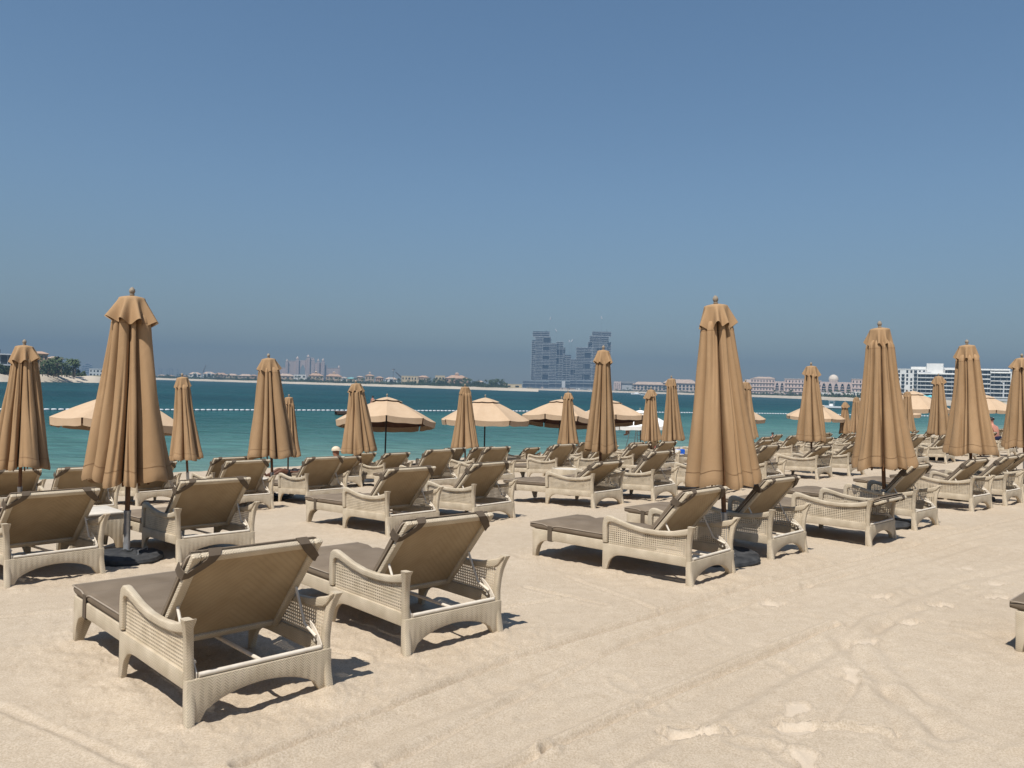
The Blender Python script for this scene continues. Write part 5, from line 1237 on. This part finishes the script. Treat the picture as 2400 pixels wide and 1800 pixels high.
def dome_hotel():
    d = 1380; s = Site(1890, d); r = s.root('domed_hotel'); tag(r, 'pink hotel with tall arched bays and a round pale dome', 'hotel')
    zx = lambda a: 1400 + a * .3165; zy = lambda b: 840 + b * .3165
    def blk(a0, a1, b0, y0=0, floors=4):
        u0, u1 = s.u(zx(a0)), s.u(zx(a1)); z1 = s.z(zy(b0), zx((a0 + a1) / 2)); p = bm_box('wing', r, W['pink'], u0, u1, y0, y0 + 18, LAND_Z, z1)
        bm_box('cornice', p, W['sandstone'], u0 - .4, u1 + .4, y0 - .5, y0 + 18.4, z1, z1 + 1.0)
        n = max(3, int((u1 - u0) / 4.6)); fh = (z1 - LAND_Z) / floors
        for f in range(floors):
            for k in range(n):
                c = u0 + (u1 - u0) * (k + .5) / n; bm_box('window', p, W['glass'], c - .8, c + .8, y0 - .12, y0 + .3, LAND_Z + fh * f + fh * .25, LAND_Z + fh * f + fh * .75)
            if f: bm_box('balcony', p, W['sandstone'], u0 + .5, u1 - .5, y0 - 1.1, y0 - .05, LAND_Z + fh * f - .15, LAND_Z + fh * f + .5)
    def arcade(a0, a1, b0, n, y0=1):
        u0, u1 = s.u(zx(a0)), s.u(zx(a1)); z1 = s.z(zy(b0), zx((a0 + a1) / 2)); zs = LAND_Z + (z1 - LAND_Z) * .30
        p = bm_box('arcade_back', r, W['core'], u0, u1, y0 + 3, y0 + 16, LAND_Z, z1 - 1)
        bw = (u1 - u0) / n
        for k in range(n):
            c = u0 + bw * (k + .5); hw = bw * .36
            xs = [-bw / 2, -hw] + [hw * q for q in np.linspace(-.98, .98, 13)] + [hw, bw / 2]
            T = [(c + x, z1) for x in xs]; B = []
            for x in xs:
                if abs(x) >= hw: B.append((c + x, LAND_Z))
                else: B.append((c + x, zs + (z1 - 2.2 - zs) * math.sqrt(max(0, 1 - (abs(x) / hw) ** 2))))
            link('arch', MB().strip(T, B, y0, y0 + 3.2, 'y').mesh('arch', W['pink']), p)
            for zz in (.36, .52, .68): bm_box('arch_balcony', p, W['sandstone'], c - hw, c + hw, y0 + 1.8, y0 + 2.9, LAND_Z + (z1 - LAND_Z) * zz, LAND_Z + (z1 - LAND_Z) * zz + .9)
            bm_box('low_wall', p, W['sandstone'], c - hw, c + hw, y0 + .6, y0 + 1.2, LAND_Z, zs)
    blk(1172, 1336, 158); arcade(1336, 1402, 176, 2); blk(1402, 1532, 162, 0); blk(1532, 1642, 175, 3); arcade(1640, 1838, 182, 5); blk(1836, 1948, 166); blk(1948, 2060, 172, 2)
    link('roof', hip_roof(s.u(zx(1336)) - s.u(zx(1190)), 16, s.z(zy(158), zx(1260)) + 1.4, 2.2).mesh('roof', W['roof2']), r, ((s.u(zx(1336)) + s.u(zx(1190))) / 2, 9, 0))
    c = s.u(zx(1722)); z0 = s.z(zy(180), zx(1722)); R = s.u(zx(1754)) - c
    link('dome_drum', MB().lathe([(R, z0), (R, s.z(zy(166), zx(1722)))], 20, c, 9).mesh('dome_drum', W['sandstone']), r)
    zd = s.z(zy(166), zx(1722)); hd = s.z(zy(130), zx(1722)) - zd
    link('dome', MB().lathe([(R * 1.02 * math.cos(a), zd + hd * math.sin(a)) for a in np.linspace(0, math.pi / 2 - .02, 10)], 24, c, 9).mesh('dome', W['domestone'], 0, .9), r)
dome_hotel()
def beach_club():
    s = Site(1972, 1000); r = s.root('beach_club'); tag(r, 'low white pavilions among palms in front of the domed hotel', 'pavilion')
    for a, b, t in ((1928, 1945, 921), (1948, 1972, 920), (1976, 1990, 922), (1992, 2014, 919)):
        u0, u1 = s.u(a), s.u(b); z1 = s.z(t, (a + b) / 2); p = bm_box('pavilion', r, W['white'], u0, u1, 0, 8, LAND_Z - .3, z1)
        for k in range(3): bm_box('opening', p, W['glass'], u0 + (u1 - u0) * (.18 + .3 * k), u0 + (u1 - u0) * (.34 + .3 * k), -.1, .3, LAND_Z, z1 - 1.2)
beach_club()

# white apartment block at the right
def apartments():
    d = 720; s = Site(2235, d); r = s.root('apartment_block'); tag(r, 'white modern apartment block with dark glass bands at the right', 'building')
    zx = lambda a: 2000 + a * .1808; zy = lambda b: 780 + b * .1808
    zb = LAND_Z - .5
    def blk(a0, a1, b0, y0, dp, floors, style):
        u0, u1 = s.u(zx(a0)), s.u(zx(a1)); m = zx((a0 + a1) / 2); z1 = s.z(zy(b0), m); z0 = s.z(zy(838), m); fh = (z1 - z0) / floors
        p = bm_box('wing', r, W['white'], u0, u1, y0, y0 + dp, zb, z1)
        for f in range(floors):
            za = z0 + fh * f
            if style == 'punched':
                n = 7
                for k in range(n):
                    if (k * 5 + f * 3) % 7 == 2: continue
                    c = u0 + (u1 - u0) * (k + .5) / n; hw = (u1 - u0) / n * (.36 if k % 3 == 1 else .24); wn_ = bm_box('window', p, W['glass'], c - hw, c + hw, y0 - .08, y0 + .3, za + fh * .18, za + fh * .84)
                    if k % 3 == 1: bm_box('balcony', wn_, W['slab'], c - hw - .2, c + hw + .2, y0 - 1.1, y0 - .1, za + fh * .08, za + fh * .16)
            else:
                e0, e1 = (u0 + .6, u1 - .6) if style == 'bands' else (u0 + .4, u0 + (u1 - u0) * .77)
                g_ = bm_box('glass_band', p, W['glass'], e0, e1, y0 - .10, y0 + .3, za + fh * .12, za + fh * .80)
                bm_box('balcony_slab', p, W['white'], e0 - .3, e1 + .3, y0 - 1.5, y0 - .12, za + fh * .84, za + fh * 1.02)
                n = int((e1 - e0) / 3.2)
                for k in range(n): bm_box('mullion', g_, W['slab'], e0 + (e1 - e0) * (k + .5) / n - .1, e0 + (e1 - e0) * (k + .5) / n + .1, y0 - .16, y0 - .02, za + fh * .12, za + fh * .80)
        bm_box('parapet', p, W['white'], u0 - .2, u1 + .2, y0 - .2, y0 + dp + .2, z1, z1 + .7)
    blk(668, 720, 635, 5, 14, 5, 'punched'); blk(706, 1012, 518, 6, 20, 7, 'punched'); blk(925, 1312, 572, 0, 22, 6, 'bands'); blk(1200, 1665, 525, 4, 22, 6, 'bands'); blk(1655, 1842, 535, 2, 22, 6, 'bands'); blk(1655, 1898, 568, 0, 24, 6, 'right')
    for a0, a1, b0, b1, y0, mt in ((1015, 1187, 445, 560, 8, 'white'), (850, 1010, 480, 520, 10, 'white'), (1187, 1310, 495, 560, 10, 'grey'), (935, 1060, 545, 575, 2, 'grey')):
        bm_box('penthouse', r, W[mt], s.u(zx(a0)), s.u(zx(a1)), y0, y0 + 10, s.z(zy(b1), zx(a0)), s.z(zy(b0), zx(a0)))
    bm_box('podium', r, W['concrete'], s.u(zx(900)), s.u(zx(1900)), -6, 16, zb, s.z(zy(850), zx(1400))); 
apartments()
def sea_wall():
    s = Site(2345, 560); r = s.root('terrace_wall'); tag(r, 'long pale terrace wall below the white apartments at right', 'wall')
    u0, u1 = s.u(2300), s.u(2440); z1 = s.z(934, 2350)
    bm_box('wall', r, W['grey'], u0, u1, 0, 6, LAND_Z - 1, z1); bm_box('coping', r, W['white'], u0 - .2, u1, -.3, 6.2, z1, z1 + .5)
    for k in range(3): bm_box('opening', r, W['glass'], u0 + 8 + k * 11, u0 + 11 + k * 11, -.1, .3, LAND_Z + .4, z1 - 1.0)
    for k in range(9): bm_box('railing_post', r, W['steel'], u0 + 2 + k * 4, u0 + 2.12 + k * 4, .5, .62, z1 + .5, z1 + 1.7)
sea_wall()
def pavilion_mast():
    s = Site(2351, 640); r = s.root('spiral_sculpture'); tag(r, 'white lattice mast right of the apartment block', 'mast')
    link('mast', MB().tube([(0, 0, LAND_Z), (.2, 0, s.z(902, 2351))], [.6, .35], 6).mesh('mast', W['slab']), r); link('arm', MB().tube([(.1, 0, s.z(906, 2351)), (-1.6, 0, s.z(901, 2351))], [.3, .2], 6).mesh('arm', W['slab']), r)
pavilion_mast()
def awnings():
    am = MB().add([(-3, -3, 0), (3, -3, 0), (3, 3, 0), (-3, 3, 0), (0, 0, 1.1), (-3, -3, -.25), (3, -3, -.25), (3, 3, -.25), (-3, 3, -.25)], [(0, 1, 4), (1, 2, 4), (2, 3, 4), (3, 0, 4), (0, 5, 6, 1), (1, 6, 7, 2), (2, 7, 8, 3), (3, 8, 5, 0)]).mesh('awning', W['aqua'])
    for k, px in enumerate((2135, 2150, 2165, 2180)):
        x, y = flat(px, 652 - k * 3); r = empty('beach_awning', (x, y, LAND_Z), (0, 0, face_cam(x, y))); tag(r, 'turquoise beach awning, %s from the left below the white apartments' % ORD[k], 'awning', 'turquoise awnings')
        link('awning', am, r, (0, 0, 2.4)); link('post', MB().tube([(0, 0, 0), (0, 0, 3.2)], .12, 6).mesh('post', W['slab']), r)
awnings()
# hazy blocks far behind
for k, (px, yt, w) in enumerate(((186, 866, 10), (196, 857, 7), (204, 852, 8), (212, 855, 6), (178, 861, 5))):
    s = Site(px, 3300); r = s.root('distant_block'); tag(r, 'pale hazy tower block, %s tall slab in the cluster left of the biggest parasol' % ORD[k], 'building', 'hazy distant towers')
    u = w * s.k / 2; z1 = s.z(yt); bm_box('shaft', r, W['grey'], -u, u, 0, 14, LAND_Z - 4, z1)
    for f in range(5): bm_box('window_band', r, W['glass'], -u * .9, u * .9, -.3, .3, LAND_Z + (z1 - LAND_Z) * (.2 + .15 * f), LAND_Z + (z1 - LAND_Z) * (.25 + .15 * f))
for k, px in enumerate((372, 378, 391, 397, 404, 416)):
    s = Site(px, 3200); r = s.root('chimney_stack'); tag(r, 'thin distant chimney stack, %s from the left above the far villas' % ORD[k], 'chimney', 'distant chimney stacks')
    z1 = s.z(866 + (k % 3)); link('shaft', MB().tube([(0, 0, LAND_Z - 3), (0, 0, z1)], [1.9, 1.5], 6).mesh('shaft', W['concrete']), r); link('cap', MB().tube([(0, 0, z1), (0, 0, z1 + 1.5)], 2.0, 6).mesh('cap', W['steel']), r)

# ------------------------------------------------------------------ palms, trees, shrubs
M['frond'] = mat_noise('palm_frond', (.035, .060, .022), (.085, .115, .045), .6, .7); M['leaf'] = mat_noise('tree_leaf', (.022, .042, .018), (.075, .105, .042), .35, .8); M['dryfrond'] = mat_noise('dry_frond', (.12, .10, .05), (.18, .15, .08), .6, .8)
def palm_meshes(seed, h=9.0, nf=22, fl=3.7):
    g = random.Random(seed); bx, by = g.uniform(-.6, .6), g.uniform(-.6, .6)
    tr = MB().tube([(0, 0, -1), (bx * .3, by * .3, h * .5), (bx, by, h)], [.28, .2, .17], 6).mesh('trunk', W['bark'], 0, .8)
    mb = MB()
    for k in range(nf):
        a = 2 * math.pi * k / nf + g.uniform(-.2, .2); el = g.uniform(-.35, 1.15); L = fl * g.uniform(.85, 1.15); pts = []
        p = Vector((bx, by, h)); dr = Vector((math.cos(a) * math.cos(el), math.sin(a) * math.cos(el), math.sin(el)))
        for i in range(6): pts.append(p.copy()); p = p + dr * (L / 5); dr = (dr + Vector((0, 0, -.34))).normalized()
        sd = Vector((-math.sin(a), math.cos(a), 0))
        for i in range(5):
            w0, w1 = (.10, .45, .55, .48, .30, .02)[i] * .9, (.10, .45, .55, .48, .30, .02)[i + 1] * .9
            dp = Vector((0, 0, -.22))
            mb.add([pts[i], pts[i + 1], pts[i + 1] + sd * w1 + dp, pts[i] + sd * w0 + dp], [(0, 1, 2, 3)]); mb.add([pts[i], pts[i + 1], pts[i + 1] - sd * w1 + dp, pts[i] - sd * w0 + dp], [(0, 1, 2, 3)])
    return tr, mb.mesh('crown', M['frond'])
def bush_meshes(seed, h=6.0, w=3.2, n=260):
    g = random.Random(seed); tr = MB().tube([(0, 0, -1), (.1, 0, h * .3), (.3, .1, h * .6)], [.25, .18, .08], 6).tube([(.05, 0, h * .25), (-.8, .3, h * .55)], [.12, .05], 5).tube([(.08, 0, h * .3), (.9, -.3, h * .6)], [.12, .05], 5).mesh('trunk', W['bark'])
    mb = MB(); cl = [(g.uniform(-w * .6, w * .6), g.uniform(-w * .6, w * .6), h * g.uniform(.35, .85), g.uniform(.8, 1.5)) for _ in range(10)]
    for k in range(n):
        c = g.choice(cl); v = Vector((g.gauss(0, 1), g.gauss(0, 1), g.gauss(0, 1))).normalized() * c[3] * g.uniform(.5, 1.1); p = Vector(c[:3]) + v
        a = Vector((g.gauss(0, 1), g.gauss(0, 1), g.gauss(0, 1))).normalized() * g.uniform(.25, .5); b = a.cross(Vector((g.gauss(0, 1), g.gauss(0, 1), g.gauss(0, 1)))).normalized() * g.uniform(.2, .4)
        mb.add([p - a, p - b, p + a, p + b], [(0, 1, 2, 3)])
    return tr, mb.mesh('crown', M['leaf'])
PALMS = [palm_meshes(k, 9 + k * .6) for k in range(4)]; BUSH = [bush_meshes(k + 20) for k in range(4)]
def tree(px, d, h, kind, zone, i):
    x, y = flat(px, d); k = rnd.randrange(4); tr, cr = (PALMS if kind == 'palm' else BUSH)[k]
    h0 = (9 + k * .6 + 1.6) if kind == 'palm' else 6.2; sc = h / h0
    r = empty('palm_tree' if kind == 'palm' else 'tree', (x, y, LAND_Z), (0, 0, rnd.uniform(0, 6.28))); r.scale = (sc, sc, sc)
    tag(r, ('date palm, ' if kind == 'palm' else 'leafy dark tree, ') + ORD[i] + ' from the left ' + zone, 'tree', ('palms ' if kind == 'palm' else 'trees ') + zone)
    link('trunk', tr, r); link('crown', cr, r)
def put(n, p0, p1, off0, off1, h0, h1, kind, zone, nm):
    for i, px in enumerate(sorted(rnd.uniform(p0, p1) for _ in range(n))):
        d = shore_d(nm, px) if isinstance(nm, str) else nm
        tree(px, d + rnd.uniform(off0, off1), rnd.uniform(h0, h1), kind, zone, i)
put(24, 84, 180, 0, 38, 6.0, 9.8, 'palm', 'in the grove on the left spit', 430)
put(12, 92, 184, -5, 25, 3.5, 6.5, 'bush', 'in the grove on the left spit', 430)
put(14, -40, 84, -2, 8, 2.5, 4.5, 'bush', 'below the glass house at the left edge', 410)
put(40, 368, 940, 28, 62, 6.5, 10.5, 'palm', 'along the villa beach left of centre', 'villa_shore')
put(26, 368, 940, 26, 56, 4, 7.5, 'bush', 'along the villa beach left of centre', 'villa_shore')
put(36, 985, 1180, 30, 66, 7.5, 12, 'palm', 'in the dense belt left of the towers', 'villa_shore')
put(24, 985, 1180, 28, 60, 5, 9, 'bush', 'in the dense belt left of the towers', 'villa_shore')
put(16, 1455, 1640, 30, 60, 7, 11, 'palm', 'before the low red-roofed hotel', 'tower_shore')
put(22, 1765, 2020, 22, 60, 5, 9, 'palm', 'before the domed hotel', 'tower_shore')
put(8, 2110, 2170, 24, 50, 3, 5, 'palm', 'at the foot of the white apartments', 'tower_shore')
def shrubs(name, nm, p0, p1, n, off0, off1, h, lab):
    mb = MB(); g = random.Random(n)
    for k in range(n):
        px = g.uniform(p0, p1); cl = .5 + .5 * math.sin(px * .31) * math.sin(px * .113 + 1)
        d = shore_d(nm, px) + g.uniform(off0, off1); x, y = flat(px, d); z = LAND_Z + abs(g.gauss(0, .55)) * h * (.35 + .65 * cl)
        p = Vector((x, y, z)); a = Vector((g.gauss(0, 1), g.gauss(0, 1), g.gauss(0, 1))).normalized() * g.uniform(.5, 1.3); b = a.cross(Vector((g.gauss(0, 1), g.gauss(0, 1), g.gauss(0, 1)))).normalized() * g.uniform(.4, .9)
        mb.add([p - a, p - b, p + a, p + b], [(0, 1, 2, 3)])
    tag(link(name, mb.mesh(name, M['leaf'])), lab, kind='stuff')
shrubs('shrub_belt', 'villa_shore', 360, 940, 9000, 26, 62, 5.0, 'low shrubs and hedges between the villas')
shrubs('shrub_belt', 'villa_shore', 940, 1190, 6500, 26, 75, 6.5, 'dense shrub belt left of the towers')
shrubs('shrub_belt', 'tower_shore', 1440, 2030, 6500, 20, 70, 4.0, 'low planting in front of the two hotels')
shrubs('shrub_belt', 'left_spit', -60, 200, 1800, 20, 60, 2.2, 'undergrowth on the left spit')
# building-site clutter at the foot of the towers
def site_clutter():
    g = random.Random(5)
    for k, px in enumerate(sorted(g.uniform(1215, 1440) for _ in range(16))):
        d = shore_d('tower_shore', px) + g.uniform(25, 70); x, y = flat(px, d); w, h = g.uniform(5, 14), g.uniform(2.5, 5)
        r = empty('site_hut', (x, y, LAND_Z - .2), (0, 0, face_cam(x, y))); tag(r, 'small pale site hut below the towers, %s from the left along the shore' % ORD[k], 'shed', 'site sheds below the towers')
        m_ = W[g.choice(['white', 'sandstone', 'grey', 'tan'])]; bm_box('body', r, m_, -w / 2, w / 2, 0, 5, 0, h); bm_box('roof', r, W['concrete'], -w / 2 - .4, w / 2 + .4, -.4, 5.4, h, h + .35); bm_box('door', r, W['core'], -w * .3, -w * .1, -.06, .2, 0, h * .7)
site_clutter()

# ------------------------------------------------------------------ haze over the water
def haze():
    mb = MB().box(-4600, 4600, -1200, 4600, WATER_Z - 6.5, 190)
    me = mb.mesh('haze', bpy.data.materials.new('haze')); m = me.materials[0]; m.use_nodes = True; n = m.node_tree.nodes; n.clear()
    v = n.new('ShaderNodeVolumePrincipled'); v.inputs['Color'].default_value = HAZE_COL; v.inputs['Density'].default_value = HAZE_DENS; v.inputs['Anisotropy'].default_value = 0.0
    o = n.new('ShaderNodeOutputMaterial'); m.node_tree.links.new(v.outputs[0], o.inputs['Volume'])
    tag(link('haze', me), 'thin blue-grey haze over the sea and far shore', kind='stuff')
HAZE_COL = (.215, .345, .495, 1); HAZE_DENS = 3.9e-4
haze()
